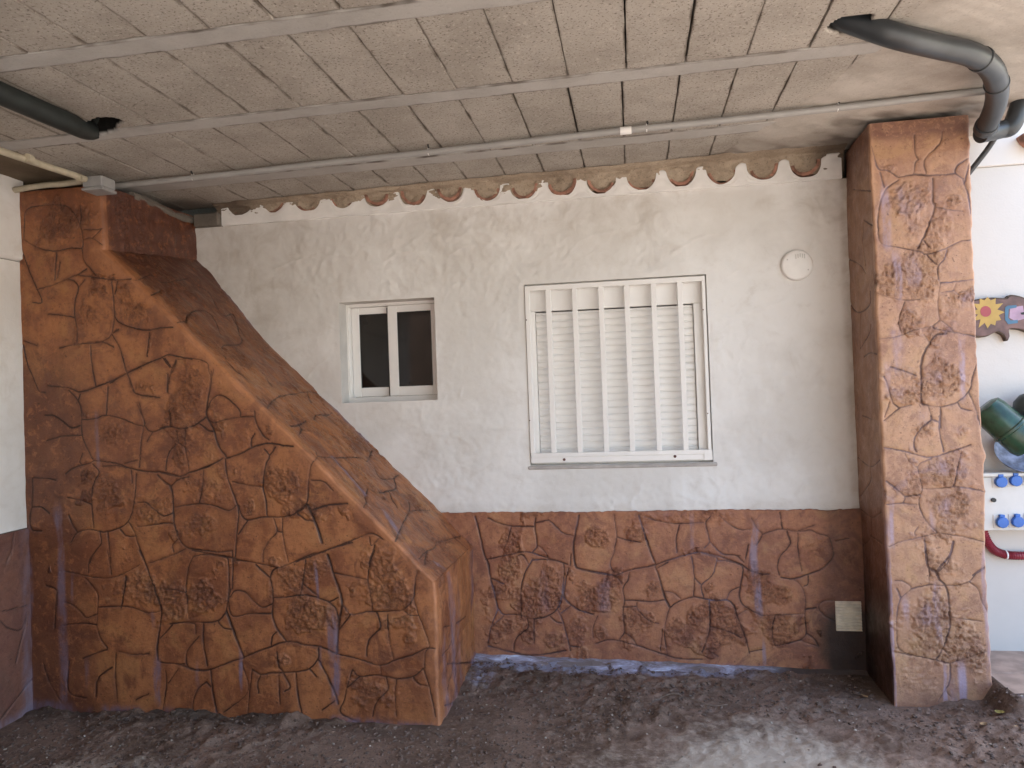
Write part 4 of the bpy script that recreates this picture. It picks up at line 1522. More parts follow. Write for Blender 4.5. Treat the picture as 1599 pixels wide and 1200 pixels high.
# ------------------------------------------------------------------ ground
def ground():
    xs = np.concatenate([np.arange(-3.3, 2.3, 0.011), np.arange(2.3, 4.2, 0.05)])
    ys = np.concatenate([np.arange(-3.2, -1.6, 0.03), np.arange(-1.6, 0.05, 0.010)])
    X, Y = np.meshgrid(xs, ys)
    base = gz(X, Y)
    wx, wy = X + 0.16 * fbm(X * 3, Y * 3, 1.0, 4), Y + 0.12 * fbm(X * 3, Y * 3, 11.0, 4)
    pale = np.exp(-(((wx - 0.48) / 0.60) ** 2 + ((wy + 1.14) / 0.40) ** 2)) * 1.1
    pale = np.maximum(pale, 0.75 * np.exp(-(((X + 2.2) / 0.5) ** 2 + ((Y + 1.45) / 0.25) ** 2)))
    pale = np.maximum(pale, 0.5 * np.exp(-(((X - 1.7) / 0.2) ** 2 + ((Y + 0.72) / 0.08) ** 2)))
    pale = np.maximum(pale, 0.6 * np.exp(-(((X + 0.1) / 1.2) ** 2 + ((Y + 1.9) / 0.5) ** 2)))
    cl = fbm(X * 16, Y * 16, 1.0, 4, 0.62)
    rg = 1 - np.abs(fbm(X * 9, Y * 9, 6.0, 3, 0.5)) * 1.6
    Z = base + 0.010 * fbm(X * 2.5, Y * 2.5, 3.0, 2) + (0.012 * cl + 0.009 * np.clip(rg, 0, 1) ** 2) * (1 - 0.65 * np.clip(pale, 0, 1)) + 0.0035 * fbm(X * 45, Y * 45, 2.0, 2)
    foot = np.exp(-((Y - YF + 0.02) / 0.06) ** 2) * (X < XB) * 0.018 * (0.4 + fbm(X * 6, 0.0, 2.0, 2))
    Z = Z + foot
    Z = np.where((Y > -0.59) & (X > 1.60), 0.08, Z)
    Z = np.maximum(Z, ((Y < -0.59) | (X < 1.60)) * Z * 0.15 + 0.120 * sstep(-0.84, -0.62, Y) * ((Y < -0.59) | (X < 1.60)) * sstep(1.46, 1.57, X + 0.03 * vnoise(Y * 9, 2.0)))
    Z = Z - 0.06 * sstep(3.7, 4.0, X) - 0.05 * sstep(-3.0, -3.2, Y)
    damp_shade = 0.85 * sstep(-1.02, -0.86, Y) * (1 - sstep(-1.1, -0.75, X)) * sstep(-0.45, 0.25, fbm(X * 4, Y * 4, 8.0, 3) + 0.35)
    damp_shade = np.maximum(damp_shade, 0.6 * sstep(0.75, 1.1, X) * sstep(-0.5, -0.25, Y))  # corner beside the column: shade painted into the earth colour
    blue = 1.0 * sstep(-0.20, -0.12, Y + 0.02 * vnoise(X * 12, 1.0)) * sstep(0.75, 0.3, X) * (X > XB - 0.02) * 1.1
    blue = np.maximum(blue, 1.0 * np.exp(-(((X + 0.86) / 0.07) ** 2 + ((Y + 0.27) / 0.13) ** 2)))
    blue = np.maximum(blue, 1.1 * np.exp(-(((X - 1.66) / 0.06) ** 2 + ((Y + 0.60) / 0.05) ** 2)))
    o = mesh_np("dirt_ground", np.stack([X, Y, Z], -1).reshape(-1, 3), quads(*X.shape), M['dirt'], None, dict(pale=pale, damp_shade=damp_shade, blue=blue))
    tag(o, kind="structure")
    return X, Y, Z
GX, GY, GZ = ground()
def gh(x, y):
    i = np.clip(np.searchsorted(GX[0], x), 0, GX.shape[1] - 1)
    j = np.clip(np.searchsorted(GY[:, 0], y), 0, GX.shape[0] - 1)
    return float(GZ[j, i])
q = MB()
q.add([(-80, -80, -0.075), (80, -80, -0.075), (80, 80, -0.075), (-80, 80, -0.075)], [(0, 1, 2, 3)])
tag(q.build("yard_ground", M['outside']), kind="structure")
q = MB()
for i in range(8):
    for j in range(2):
        q.box(1.578 + i * 0.33, 1.578 + i * 0.33 + 0.327, -0.62 + j * 0.31, -0.313 + j * 0.31, 0.0, 0.117 + 0.001 * ((i + j) % 2), 0.002)
tag(q.build("tile_floor", M['tile']), kind="structure")

# footing washed with blue
def footing():
    xs = np.arange(XB - 0.01, 1.15, 0.008)
    rows = []
    n = 16
    for k in range(n):
        t = k / (n - 1)
        y = -0.010 - (0.13 + 0.02 * vnoise(xs * 7, 2.0)) * t
        zt = 0.055 - 0.045 * (xs - XB) / 2.1 - 0.004
        zb = gz(xs, xs * 0 - 0.11) - 0.02
        z = zt + (zb - zt) * t ** 1.2 + 0.004 * fbm(xs * 14, t * 3, 2.0, 3)
        rows.append(np.stack([xs, y, z], 1))
    G = np.array(rows)
    fade = np.clip(sstep(0.45, 0.85, G[..., 0]) + 0.6 * sstep(0.75, 1.0, np.arange(n)[:, None] / (n - 1)) * (fbm(G[..., 0] * 9, 0.0, 4.0, 3) > 0), 0, 1)
    mesh_np("wall_footing", G.reshape(-1, 3), quads(*G.shape[:2]), M['footing'], house, dict(fade=fade))
footing()

def chunks(name, n, smin, smax, mat, label, seed, where):
    r = np.random.RandomState(seed)
    ph = (1 + 5 ** 0.5) / 2
    ico = np.array([(-1, ph, 0), (1, ph, 0), (-1, -ph, 0), (1, -ph, 0), (0, -1, ph), (0, 1, ph), (0, -1, -ph), (0, 1, -ph), (ph, 0, -1), (ph, 0, 1), (-ph, 0, -1), (-ph, 0, 1)]) / 1.9
    fi = np.array([(0, 11, 5), (0, 5, 1), (0, 1, 7), (0, 7, 10), (0, 10, 11), (1, 5, 9), (5, 11, 4), (11, 10, 2), (10, 7, 6), (7, 1, 8), (3, 9, 4), (3, 4, 2), (3, 2, 6), (3, 6, 8), (3, 8, 9), (4, 9, 5), (2, 4, 11), (6, 2, 10), (8, 6, 7), (9, 8, 1)])
    V, F = [], []
    c = 0
    while c < n:
        x, y = where(r)
        if (x < XB + 0.03 and y > YF - 0.015) or (1.10 < x < 1.62 and y > -0.48) or y > -0.03 or x < XL + 0.02:
            continue
        if name == "earth_crumbs" and ((x - 0.45) / 0.75) ** 2 + ((y + 1.12) / 0.48) ** 2 < 1 and r.rand() < 0.985:
            continue
        s = smin + (smax - smin) * r.rand() ** 3
        v = ico * (0.6 + 0.7 * r.rand(12, 1)) * s * np.array([1, 0.5 + 0.5 * r.rand(), 0.35 + 0.4 * r.rand()])
        a = r.rand() * 6.28
        v = v @ np.array([[math.cos(a), math.sin(a), 0], [-math.sin(a), math.cos(a), 0], [0, 0, 1]])
        V.append(v + np.array([x, y, gh(x, y) + s * 0.12]))
        F.append(fi + 12 * c)
        c += 1
    o = mesh_np(name, np.concatenate(V), np.concatenate(F), mat, None, smooth=False)
    tag(o, kind="stuff")
    o["label"] = label
def everywhere(r):
    return r.uniform(-3.0, 1.95), -0.03 - 1.5 * r.rand() ** 0.8
chunks("gravel", 1000, 0.0015, 0.0085, M['gravel'], "pale gravel bits scattered over the brown dirt", 3, everywhere)
chunks("earth_crumbs", 9000, 0.0025, 0.014, M['clod'], "brown earth crumbs scattered over the dirt", 4, everywhere)

def leaf(px, py, size, rot, mat, label, grp="dry leaves on the dirt"):
    d = ray(px, py)
    t = -CC[2] / d[2]
    p = CC + d * t
    for _ in range(6):
        t = (gh(p[0], p[1]) + 0.006 - CC[2]) / d[2]
        p = CC + d * t
    n = 8
    vs, fs = [], []
    for i in range(n + 1):
        u = i / n
        w = math.sin(math.pi * u ** 0.8) * 0.36 + 0.01
        cup = 0.25 * (u - 0.5) ** 2
        for k in (-1, 0, 1):
            vs.append(((u - 0.5) * size, k * w * size * (1 + 0.15 * math.sin(7 * u + k)), size * (cup + 0.10 * abs(k) + 0.04 * math.sin(9 * u + 2 * k))))
    for i in range(n):
        for k in (0, 1):
            a = i * 3 + k
            fs.append((a, a + 1, a + 4, a + 3))
    b = len(vs)
    vs2 = [(x, y, z - 0.0012) for x, y, z in vs]
    fs2 = [tuple(b + i for i in f[::-1]) for f in fs]
    q = MB()
    q.add(vs + vs2, fs + fs2)
    q.tube([(size * 0.48, 0, size * 0.06), (size * 0.62, 0, size * 0.08), (size * 0.75, size * 0.04, size * 0.06)], 0.0009, 5)
    o = q.build("leaf", mat, None, True)
    o.location = p
    o.rotation_euler = (0.1, -0.1, rot)
    tag(o, label, "leaf", grp)
leaf(152, 1108, 0.052, 0.7, M['leaf_y'], "yellow green leaf on the dark dirt at the foot of the sloping buttress")
leaf(1562, 1113, 0.040, -0.5, M['leaf_y'], "yellow dry leaf on the dirt at the right corner foot of the column")
leaf(1536, 1131, 0.032, 0.3, M['leaf_b'], "pale brown leaf on the dirt below the yellow leaf by the column")
leaf(1587, 1137, 0.032, 1.1, M['leaf_b'], "pale brown leaf on the dirt at the right edge of the picture")
leaf(1350, 1088, 0.034, 2.3, M['leaf_b'], "pale brown leaf in the dark corner left of the column foot")
q = MB()
tw = []
for i in range(12):
    x = 0.03 + i * 0.032
    y = -0.50 + 0.05 * math.sin(i * 0.5) + 0.03 * (i / 11)
    tw.append((x, y, gh(x, y) + 0.008))
q.tube(tw, 0.0022, 6)
tag(q.build("twig", M['twig'], None, True), "thin dry twig lying on the dirt in front of the stone dado", "twig")

# ------------------------------------------------------------------ small sliding window
def win_small():
    w = empty("sliding_window", ((SW[0] + SW[1]) / 2, 0.12, SW[2]))
    w.parent = house
    Y0 = 0.115
    x0, x1, z0, z1 = SW
    q = MB()
    fw = 0.014
    q.box(x0 - 0.005, x0 + fw, Y0 + 0.001, Y0 + 0.075, z0, z1, 0.002)
    q.box(x1 - 0.012, x1 + 0.005, Y0 + 0.001, Y0 + 0.075, z0, z1, 0.002)
    q.box(x0 + fw, x1 - 0.012, Y0, Y0 + 0.075, z1 - 0.018, z1 + 0.004, 0.002)
    q.box(x0 + fw, x1 - 0.012, Y0 - 0.004, Y0 + 0.075, z0 - 0.004, z0 + 0.030, 0.002)
    q.box(x0 + fw + 0.02, x0 + fw + 0.055, Y0 - 0.006, Y0, z0 + 0.022, z0 + 0.026)
    q.build("frame", M['white_alu'], w)
    def sash(a, b, y, wl, wr):
        za, zb = z0 + 0.031, z1 - 0.019
        q = MB()
        bt = 0.056
        q.box(a, a + wl, y, y + 0.026, za, zb, 0.003)
        q.box(b - wr, b, y, y + 0.026, za, zb, 0.003)
        q.box(a + wl, b - wr, y + 0.001, y + 0.025, za, za + bt, 0.003)
        q.box(a + wl, b - wr, y + 0.001, y + 0.025, zb - 0.040, zb, 0.003)
        s = q.build("sash", M['white_alu'], w)
        g = MB()
        g.box(a + wl - 0.003, b - wr + 0.003, y + 0.012, y + 0.016, za + bt - 0.003, zb - 0.037)
        g.build("pane", M['glass'], w)
        g = MB()
        for u in ((a + wl, a + wl + 0.004, za + bt, zb - 0.040), (b - wr - 0.004, b - wr, za + bt, zb - 0.040)):
            g.box(u[0], u[1], y + 0.007, y + 0.012, u[2], u[3])
        g.box(a + wl + 0.004, b - wr - 0.004, y + 0.007, y + 0.012, za + bt, za + bt + 0.004)
        g.box(a + wl + 0.004, b - wr - 0.004, y + 0.007, y + 0.012, zb - 0.044, zb - 0.040)
        g.build("rubber_seal", M['seal'], w)
    sash(x0 + 0.016, -1.425, Y0 + 0.040, 0.048, 0.02)
    sash(-1.447, x1 - 0.014, Y0 + 0.010, 0.058, 0.045)
    q = MB()
    q.box(-1.452, -1.447, Y0 + 0.012, Y0 + 0.042, z0 + 0.031, z1 - 0.03)
    q.build("rubber_seal", M['seal'], w)
    q = MB()
    q.box(x0 - 0.05, x1 + 0.05, 0.205, 0.21, z0 - 0.05, z1 + 0.05)
    q.build("window_backing", M['dark_void'], w)
win_small()

# ------------------------------------------------------------------ roller shutter in the big opening
def shutter():
    w = empty("shuttered_window", ((BW[0] + BW[1]) / 2, 0.1, BW[2]))
    w.parent = house
    x0, x1, z0, z1 = BW
    q = MB()
    q.box(x0, x1, 0.040, 0.12, 1.985, z1, 0.003)
    q.build("shutter_box", M['white_pvc'], w)
    q = MB()
    q.box(x0 + 0.002, x0 + 0.052, 0.030, 0.11, z0 + 0.02, 1.984, 0.002)
    q.box(x1 - 0.072, x1 - 0.002, 0.030, 0.11, z0 + 0.02, 1.984, 0.002)
    q.box(x0, x1, 0.045, 0.12, z0, z0 + 0.05, 0.003)
    q.build("shutter_guides", M['white_alu'], w)
    # slatted curtain: one corrugated sheet
    xs = np.linspace(x0 + 0.054, x1 - 0.075, 24)
    pitch = 0.0385
    zs = (z0 + 0.051 + (np.arange(0, 22)[:, None] + np.array([0.0, 0.08, 0.16, 0.5, 0.85, 0.90, 0.97])[None]).ravel() * pitch)
    zs = zs[zs < 1.985]
    ph = ((zs - zs[0]) / pitch) % 1
    y = 0.058 - 0.0025 * np.sin(np.pi * np.clip(ph / 0.88, 0, 1)) + 0.007 * (ph > 0.885)
    X, Z = np.meshgrid(xs, zs)
    Y = y[:, None] + 0 * X
    Y = Y + 0.0003 * vnoise(X * 2, np.floor((Z - zs[0]) / pitch) * 3.1)
    V = np.stack([X, Y, Z], -1).reshape(-1, 3)
    mesh_np("shutter_curtain", V, quads(*X.shape), M['white_pvc'], w)
    q = MB()
    q.box(x0 - 0.03, x1 + 0.03, 0.205, 0.21, z0 - 0.05, z1 + 0.05)
    q.build("window_backing", M['dark_void'], w)
    q = MB()
    q.box(x0 - 0.012, x1 + 0.02, -0.010, 0.10, z0 - 0.022, z0 - 0.002, 0.004)
    q.build("sill", simple("grey window sill", (0.48, 0.45, 0.43), 0.6, var=0.1, scale=12), w)
shutter()

# ------------------------------------------------------------------ security grille in front of the shutter
def grille():
    g = empty("window_grille", (-0.09, -0.005, 1.12))
    tag(g, "white metal security grille of vertical bars in front of the closed roller shutter", "window grille")
    x0, x1, z0, z1 = -0.590, 0.402, 1.122, 2.127
    q = MB()
    q.box(x0, x1, -0.010, 0.018, z1 - 0.028, z1, 0.002)
    q.box(x0, x0 + 0.026, -0.010, 0.018, z0 + 0.06, z1 - 0.028, 0.002)
    q.box(x1 - 0.018, x1, -0.012, 0.018, z0 + 0.06, z1 - 0.028, 0.002)
    q.box(x0 + 0.004, x1, -0.014, 0.016, z0 + 0.036, z0 + 0.06, 0.002)
    q.box(x0 + 0.002, x1 - 0.002, -0.010, 0.014, z0 + 0.004, z0 + 0.036, 0.002)
    q.box(x1 - 0.040, x1 + 0.004, -0.016, -0.0142, z0 + 0.003, z0 + 0.058, 0.0005)
    q.build("grille_frame", M['white_alu'], g)
    for i, (xa, xb) in enumerate(zip((-0.460, -0.316, -0.173, -0.023, 0.122, 0.263), (-0.456, -0.303, -0.152, -0.018, 0.129, 0.273))):
        q = MB()
        x = (xa + xb) / 2
        b = 0.0145
        q.box(x - b, x + b, -0.008, 0.016, z0 + 0.06, z1 - 0.028, 0.0015)
        q.build("bar", M['white_alu'], g)
    for px, py in ((881, 718), (1054, 713)):
        p = onY(px, py, -0.012)
        q = MB()
        q.tube([(p[0], -0.0135, p[2]), (p[0], -0.009, p[2])], 0.008, 12)
        q.build("screw", M['screw'], g, True)
    for px, py in ((822, 500), (827, 657), (1098, 484), (1105, 646)):
        p = onY(px, py, -0.012)
        q = MB()
        q.tube([(p[0], -0.0125, p[2]), (p[0], -0.009, p[2])], 0.0035, 8)
        q.build("rivet", M['screw'], g, True)
grille()

# ------------------------------------------------------------------ round cap and low vent
def cap():
    c = empty("wall_vent_cap", (0.882, 0.0, 2.152))
    tag(c, "round white plastic cap on the plaster wall above right of the grilled window", "vent cap")
    r = 0.081
    V, F = [], []
    prof = [(r, 0.004), (r, -0.020), (r - 0.004, -0.026), (r - 0.012, -0.029), (r * 0.5, -0.031), (0.0001, -0.0315)]
    n = 48
    for rr, y in prof:
        for k in range(n):
            a = 2 * math.pi * k / n
            V.append((0.882 + rr * math.cos(a), y, 2.152 + rr * math.sin(a)))
    for i in range(len(prof) - 1):
        for k in range(n):
            F.append((i * n + k, i * n + (k + 1) % n, (i + 1) * n + (k + 1) % n, (i + 1) * n + k))
    q = MB()
    q.add(V, F)
    q.build("disc", M['cap'], c, True)
    q = MB()
    for k in range(5):
        q.box(0.872 + k * 0.011, 0.877 + k * 0.011, -0.0335, -0.0305, 2.192 - abs(k - 2) * 0.004, 2.212 - abs(k - 2) * 0.002, 0.0005)
    q.build("slots", M['panel'], c)
    for a in (-0.5, 2.6):
        q = MB()
        q.tube([(0.882 + 0.06 * math.cos(a), -0.0325, 2.152 + 0.06 * math.sin(a)), (0.882 + 0.06 * math.cos(a), -0.029, 2.152 + 0.06 * math.sin(a))], 0.004, 8)
        q.build("cap_screw", M['panel'], c)
cap()
def vent():
    v = empty("vent_grille", (1.073, -0.02, 0.29))
    tag(v, "small dusty cream louvred vent on the dado in the dark corner beside the column", "vent grille")
    q = MB()
    x0, x1, z0, z1 = 1.003, 1.132, 0.212, 0.368
    q.box(x0, x1, -0.024, -0.016, z0, z1, 0.002)
    q.build("back_plate", M['vent'], v)
    n = 10
    for k in range(n):
        z = z0 + 0.008 + k * (z1 - z0 - 0.016) / (n - 1)
        q = MB()
        q.add([(x0 + 0.002, -0.026, z + 0.004), (x1 - 0.002, -0.026, z + 0.004), (x1 - 0.002, -0.036, z - 0.003), (x0 + 0.002, -0.036, z - 0.003),
               (x0 + 0.002, -0.023, z + 0.003), (x1 - 0.002, -0.023, z + 0.003), (x1 - 0.002, -0.034, z - 0.0045), (x0 + 0.002, -0.034, z - 0.0045)],
              [(0, 1, 2, 3), (7, 6, 5, 4), (0, 3, 7, 4), (1, 5, 6, 2), (3, 2, 6, 7), (0, 4, 5, 1)])
        q.build("louvre", M['vent'], v)
vent()

# ------------------------------------------------------------------ conduit, junction box, cream pipes
def cpt(px, py, dz):
    return onC(px, py, dz)
def cy(x):
    return -0.635 - (x + 2.7) / 4.25 * 0.075
cond = empty("conduit_pipe", (0, cy(0), CA - 0.024))
tag(cond, "long thin grey plastic conduit clipped along the ceiling above the tiled eave", "pipe")
q = MB()
q.tube([(x, cy(x) + 0.002 * math.sin(x * 3), ceil_z(x) - 0.026 - 0.004 * abs(math.sin(x * 2.1))) for x in np.linspace(-2.72, 1.53, 40)], 0.0155, 14)
q.build("tube", M['grey_pvc'], cond, True)
for px, py in ((295, 272), (670, 236), (1010, 190), (1313, 158)):
    x = onC(px, py, 0.02)[0]
    y = cy(x)
    z = ceil_z(x) - 0.026
    q = MB()
    ring = [(x, y + 0.0175 * math.cos(a), z + 0.0175 * math.sin(a)) for a in np.linspace(-2.4, 2.4 + 0.3, 18)]
    q.tube(ring, 0.0022, 6)
    c = q.build("clip", M['cap'], cond, True)
    q = MB()
    q.tube([(x + 0.004, y - 0.012, z + 0.014), (x + 0.004, y - 0.024, z + 0.020), (x + 0.004, y - 0.020, z + 0.030)], 0.004, 6)
    q.build("nail", M['black'], cond, True)
q = MB()
x = 0.007
q.tube([(x - 0.026, cy(x), ceil_z(x) - 0.028), (x + 0.026, cy(x), ceil_z(x) - 0.028)], 0.018, 16)
q.build("coupling", M['cap'], cond, True)

jbx = onY(157, 293, -0.90)
jb = empty("junction_box", tuple(jbx))
tag(jb, "square grey plastic junction box under the ceiling at the top of the buttress", "junction box")
q = MB()
bx, bz = float(jbx[0]), float(jbx[2])
q.box(bx - 0.056, bx + 0.050, -0.955, -0.855, bz - 0.012, bz + 0.044, 0.006)
q.build("box_body", M['grey_box'], jb)
q = MB()
q.box(bx - 0.060, bx + 0.054, -0.959, -0.851, bz - 0.026, bz - 0.0125, 0.003)
q.build("box_lid", M['grey_box'], jb)
def wavy(a, b, n, amp):
    a, b = np.array(a), np.array(b)
    return [a + (b - a) * t + np.array([vnoise(t * 5, 1.0), vnoise(t * 5, 7.0), vnoise(t * 5, 3.0)]) * amp for t in np.linspace(0, 1, n)]
q = MB()
q.tube(wavy((bx - 0.035, -0.962, bz + 0.024), (-2.70, -3.2, bz + 0.024), 30, 0.004), 0.0155, 12)
for y in (-0.99, -1.30, -2.0):
    q.tube([(bx - 0.036, y - 0.014, bz + 0.024), (bx - 0.036, y + 0.014, bz + 0.024)], 0.019, 12)
tag(q.build("cream_pipe", M['cream_pipe'], None, True), "rust spotted cream pipe running along the ceiling from the junction box towards the viewer", "pipe")
q = MB()
q.tube(wavy((bx - 0.063, -0.862, 2.664), (XL + 0.02, -0.862, 2.648), 12, 0.003), 0.0145, 12)
q.tube([(bx - 0.09, -0.862, 2.664), (bx - 0.066, -0.862, 2.664)], 0.018, 12)
tag(q.build("cream_pipe", M['cream_pipe'], None, True), "rust spotted cream pipe crossing the buttress top from junction box to side wall", "pipe")

# ------------------------------------------------------------------ drain pipes
dp = empty("drain_pipe", tuple(onC(1400, 65, 0.06)))
tag(dp, "thick dark grey drain pipe from a ceiling hole, bending down beside the column", "pipe")
def smooth(pts, m=8):
    return catmull(pts, m)
top = onC(1338, 43, 0.0)
P = [top + np.array([-0.10, 0.03, 0.085]), top + np.array([0.02, 0.0, 0.005]), onC(1400, 57, 0.052), onC(1465, 73, 0.056), onC(1518, 86, 0.062), onC(1548, 108, 0.072), onC(1557, 138, 0.085), onC(1553, 168, 0.105), onC(1538, 202, 0.14)]
q = MB()
q.tube(smooth(P), 0.0425, 24)
q.build("pipe_run", M['drain'], dp, True)
S = smooth(P)
def collar(i, w=0.03, r=0.0465, name="collar"):
    a, b = S[i], S[min(i + 1, len(S) - 1)]
    t = (b - a) / np.linalg.norm(b - a)
    q = MB()
    q.tube([a - t * w / 2, a - t * (w / 2 - 0.003), a + t * (w / 2 - 0.003), a + t * w / 2], [r - 0.003, r, r, r - 0.003], 24)
    q.build(name, M['drain'], dp, True)
collar(35, 0.02)
collar(46, 0.014)
collar(63, 0.045, 0.048)
e0 = S[-1] + np.array([-0.01, 0.02, -0.015])
e1 = onPl(1562, 203, (0, 1, 0), e0[1] + 0.05)
e2 = onPl(1580, 196, (0, 1, 0), e0[1] + 0.05)
e3 = onPl(1592, 178, (0, 1, 0), e0[1] + 0.05)
q = MB()
q.tube(smooth([e0, e1, e2, e3 + np.array([0.01, 0.0, 0.06])]), 0.040, 20)
q.build("lower_elbow", M['drain'], dp, True)
q = MB()
q.tube(smooth([onY(1556, 212, -0.16), onY(1540, 236, -0.12), onY(1515, 268, -0.08), onY(1490, 300, -0.05)]), 0.0135, 12)
tag(q.build("black_hose", M['drain'], None, True), "thin black hose hanging from the drain elbow behind the column", "hose")
a, b = onC(100, 189, 0.042), onC(0, 146, 0.05)
dirv = (b - a) / np.linalg.norm(b - a)
hole = onC(150, 201, -0.03)
q = MB()
q.tube(smooth([hole + np.array([0.02, 0.02, 0.05]), hole + np.array([-0.02, -0.01, -0.01]), a, b, b + dirv * 0.6, b + dirv * 1.6]), 0.041, 24)
tag(q.build("drain_pipe", M['foam'], None, True), "thick blackish pipe under the ceiling at the left edge ending in a broken hole", "pipe")

# ------------------------------------------------------------------ things on the wall right of the column
pl = empty("wooden_plaque", tuple(onY(1600, 497, -0.03)))
tag(pl, "painted wood slice plaque with a yellow sun on the bright wall right of the column", "plaque")
out = [(1500, 478), (1515, 470), (1530, 467), (1548, 465), (1570, 466), (1577, 461), (1592, 463), (1612, 470), (1640, 466), (1670, 476), (1688, 500), (1672, 520), (1640, 528), (1612, 522), (1596, 516), (1580, 514), (1574, 517), (1575, 528), (1571, 533), (1566, 524), (1555, 519), (1540, 526), (1525, 527), (1508, 520), (1498, 500)]
oc = catmull([(float(a), float(b)) for a, b in out + out[:1]], 4)[:-1]
def plate(px, y0, y1, name, mat, parent):
    pts = [onY(a, b, -0.03) for a, b in px]
    n = len(pts)
    q = MB()
    vs = [(p[0], y0, p[2]) for p in pts] + [(p[0], y1, p[2]) for p in pts]
    fs = [tuple(range(n)), tuple(range(2 * n - 1, n - 1, -1))] + [(i, n + i, n + (i + 1) % n, (i + 1) % n) for i in range(n)]
    q.add(vs, fs)
    return q.build(name, mat, parent)
plate(oc, -0.034, -0.002, "bark_rim", M['bark'], pl)
cxp, cyp = 1590.0, 496.0
plate([(cxp + (a - cxp) * 0.97, cyp + (b - cyp) * 0.93) for a, b in oc], -0.037, -0.0338, "wood_face", M['plaque'], pl)
sunp = []
for k in range(24):
    rr = 27 if k % 2 == 0 else 17
    rr *= 1 + 0.12 * math.sin(k * 2.7)
    sunp.append((1541 + rr * math.cos(k / 24 * 2 * math.pi), 488 + rr * math.sin(k / 24 * 2 * math.pi)))
plate(sunp, -0.0385, -0.0368, "painted_sun", M['yellow'], pl)
plate([(1538 + 8.5 * math.cos(k / 16 * 2 * math.pi), 487 + 8.5 * math.sin(k / 16 * 2 * math.pi)) for k in range(16)], -0.0398, -0.0384, "sun_centre", M['redp'], pl)
plate([(1576, 481), (1596, 478), (1600, 498), (1585, 502), (1575, 497)], -0.0378, -0.0368, "lilac_patch", M['lilac'], pl)
plate([(1568, 481), (1572, 478), (1586, 477), (1586, 481), (1574, 483), (1573, 497), (1577, 501), (1588, 500), (1588, 505), (1573, 507), (1568, 500)], -0.0390, -0.0376, "painted_letter", M['bluep'], pl)
plate([(1592, 489), (1606, 486), (1608, 491), (1594, 492)], -0.0390, -0.0376, "painted_stroke", M['seal'], pl)

ep = empty("socket_panel", (1.97, 0, 0.76))
tag(ep, "light grey electrical box with blue capped sockets on the wall right of the column", "electrical panel")
zt = onY(1570, 745, -0.12)[2]
zb = onY(1570, 829, -0.12)[2]
q = MB()
q.box(1.655, 2.30, -0.12, -0.003, zb, zt, 0.004)
q.build("box_body", M['panel'], ep)
q = MB()
q.box(1.645, 2.31, -0.135, -0.003, zt + 0.002, zt + 0.022, 0.004)
q.box(1.665, 2.29, -0.1215, -0.119, zt - 0.017, zt - 0.014)
q.build("box_lid", M['panel'], ep)
def sock(px, py):
    p = onY(px, py, -0.125)
    s = empty("socket", (p[0], -0.12, p[2]))
    s.parent = ep
    s.location = (p[0] - 1.97, -0.12, p[2] - 0.76)
    q = MB()
    x, z = p[0], p[2]
    q.box(x - 0.034, x + 0.030, -0.124, -0.119, z - 0.032, z + 0.034, 0.002)
    q.build("socket_plate", M['panel'], s)
    q = MB()
    n = 10
    prof = [(0.028, -0.124), (0.028, -0.142), (0.025, -0.146), (0.0001, -0.147)]
    V = [(x + 0.002 + r * math.cos(2 * math.pi * (k + .5) / n), y, z - 0.002 + r * math.sin(2 * math.pi * (k + .5) / n)) for r, y in prof for k in range(n)]
    F = [(i * n + k, i * n + (k + 1) % n, (i + 1) * n + (k + 1) % n, (i + 1) * n + k) for i in range(3) for k in range(n)]
    q.add(V, F)
    q.box(x - 0.010, x + 0.014, -0.140, -0.123, z + 0.022, z + 0.036, 0.002)
    q.build("socket_lid", M['socket'], s)
for px, py in ((1561, 752), (1584, 750), (1563, 815), (1587, 814), (1608, 748), (1611, 813)):
    sock(px, py)
p = onY(1551, 781, -0.122)
q = MB()
q.tube([(p[0], -0.132, p[2]), (p[0], -0.119, p[2])], 0.0105, 14)
q.build("key_knob", M['black'], ep, True)

hs = empty("red_hose", tuple(onY(1575, 868, -0.03)))
tag(hs, "dark red corrugated hose curving along the wall below the socket panel", "hose")
q = MB()
hp = smooth([onY(a, b, -0.035) for a, b in ((1520, 780), (1532, 820), (1541, 844), (1552, 859), (1568, 866), (1585, 868), (1620, 868), (1680, 867))], 26)
q.tube(hp, [0.0205 + 0.0018 * math.sin(i * 1.6) for i in range(len(hp))], 14)
q.build("hose_run", M['hose'], hs, True)
p = onY(1571, 867, -0.035)
q = MB()
q.tube([(p[0] - 0.003, p[1], p[2]), (p[0] + 0.003, p[1], p[2])], 0.0235, 16)
q.build("clip", M['cap'], hs, True)

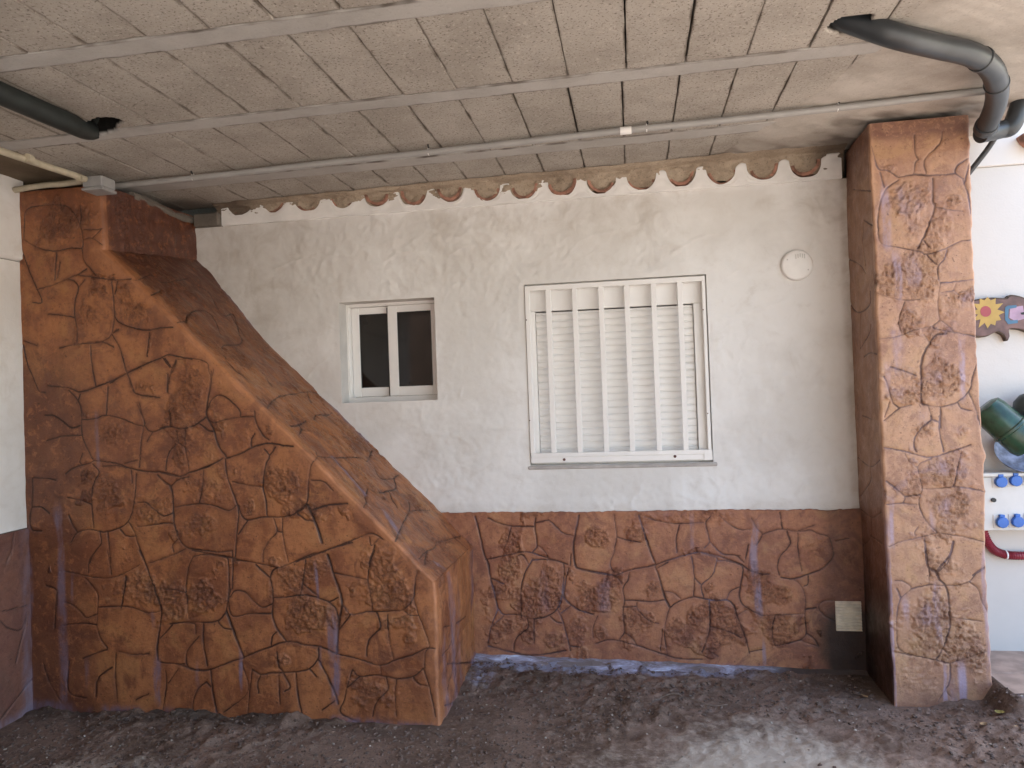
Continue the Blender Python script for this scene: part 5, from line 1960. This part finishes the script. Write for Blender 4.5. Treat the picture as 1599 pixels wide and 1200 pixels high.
# dish and green jars standing on the panel
zp = zt + 0.022
def lathe(prof, c, ax, n=36):
    ax = Vector(ax).normalized()
    u = ax.orthogonal().normalized()
    w = ax.cross(u)
    V, F = [], []
    for r, h in prof:
        for k in range(n):
            a = 2 * math.pi * k / n
            V.append(Vector(c) + ax * h + (u * math.cos(a) + w * math.sin(a)) * max(r, 0.0002))
    for i in range(len(prof) - 1):
        for k in range(n):
            F.append((i * n + k, i * n + (k + 1) % n, (i + 1) * n + (k + 1) % n, (i + 1) * n + k))
    return V, F
dc = onY(1592, 688, -0.13)
q = MB()
q.add(*lathe([(0.0, 0.000), (0.07, 0.002), (0.10, 0.018), (0.120, 0.040), (0.124, 0.042), (0.122, 0.036), (0.104, 0.010), (0.072, -0.008), (0.0, -0.010)], (dc[0] + 0.035, -0.060, zp + 0.105), (-0.10, -0.75, 0.66)))
dish = q.build("glazed_dish", M['blue_glaze'], None, True)
tag(dish, "blue and white glazed dish propped on the socket panel under the green jar", "dish")
zmin = min((dish.matrix_world @ v.co).z for v in dish.data.vertices)
dish.location.z += zp - zmin + 0.001
q = MB()
A = onY(1536, 634, -0.15)
B = onY(1610, 700, -0.20)
ax = B - A
L = float(np.linalg.norm(ax))
q.add(*lathe([(0.0, 0.0), (0.05, 0.0), (0.073, 0.012), (0.080, 0.04), (0.083, L * 0.52), (0.089, L * 0.54), (0.089, L * 0.58), (0.082, L * 0.60), (0.082, L * 0.86), (0.070, L * 0.97), (0.045, L), (0.0, L)], A, ax))
jar = q.build("green_jar", M['green'], None, True)
tag(jar, "bottle green glazed jar lying tilted on the dish beside the column", "jar")
q = MB()
g2 = onY(1606, 636, -0.10)
q.add(*lathe([(0.0, -0.06), (0.045, -0.055), (0.065, -0.02), (0.067, 0.02), (0.05, 0.055), (0.03, 0.07), (0.03, 0.12), (0.0, 0.12)], g2, (0.55, 0.1, 0.5)))
tag(q.build("dark_jar", M['green_dark'], None, True), "blackish jar behind the green jar at the right edge", "jar")

# added unseen wall behind the viewer, blocks sky light on the left
bw = MB()
bw.box(-6.0, 0.6, -7.3, -7.1, -0.1, 2.9, 0.01)
bw.box(-6.05, 0.65, -7.34, -7.06, 2.9, 2.98, 0.01)
tag(bw.build("light_block_wall", simple("brown rough render", (0.16, 0.11, 0.085), 0.9, var=0.15, scale=4)), "brown unseen wall added behind the viewer to block sky light", "wall")
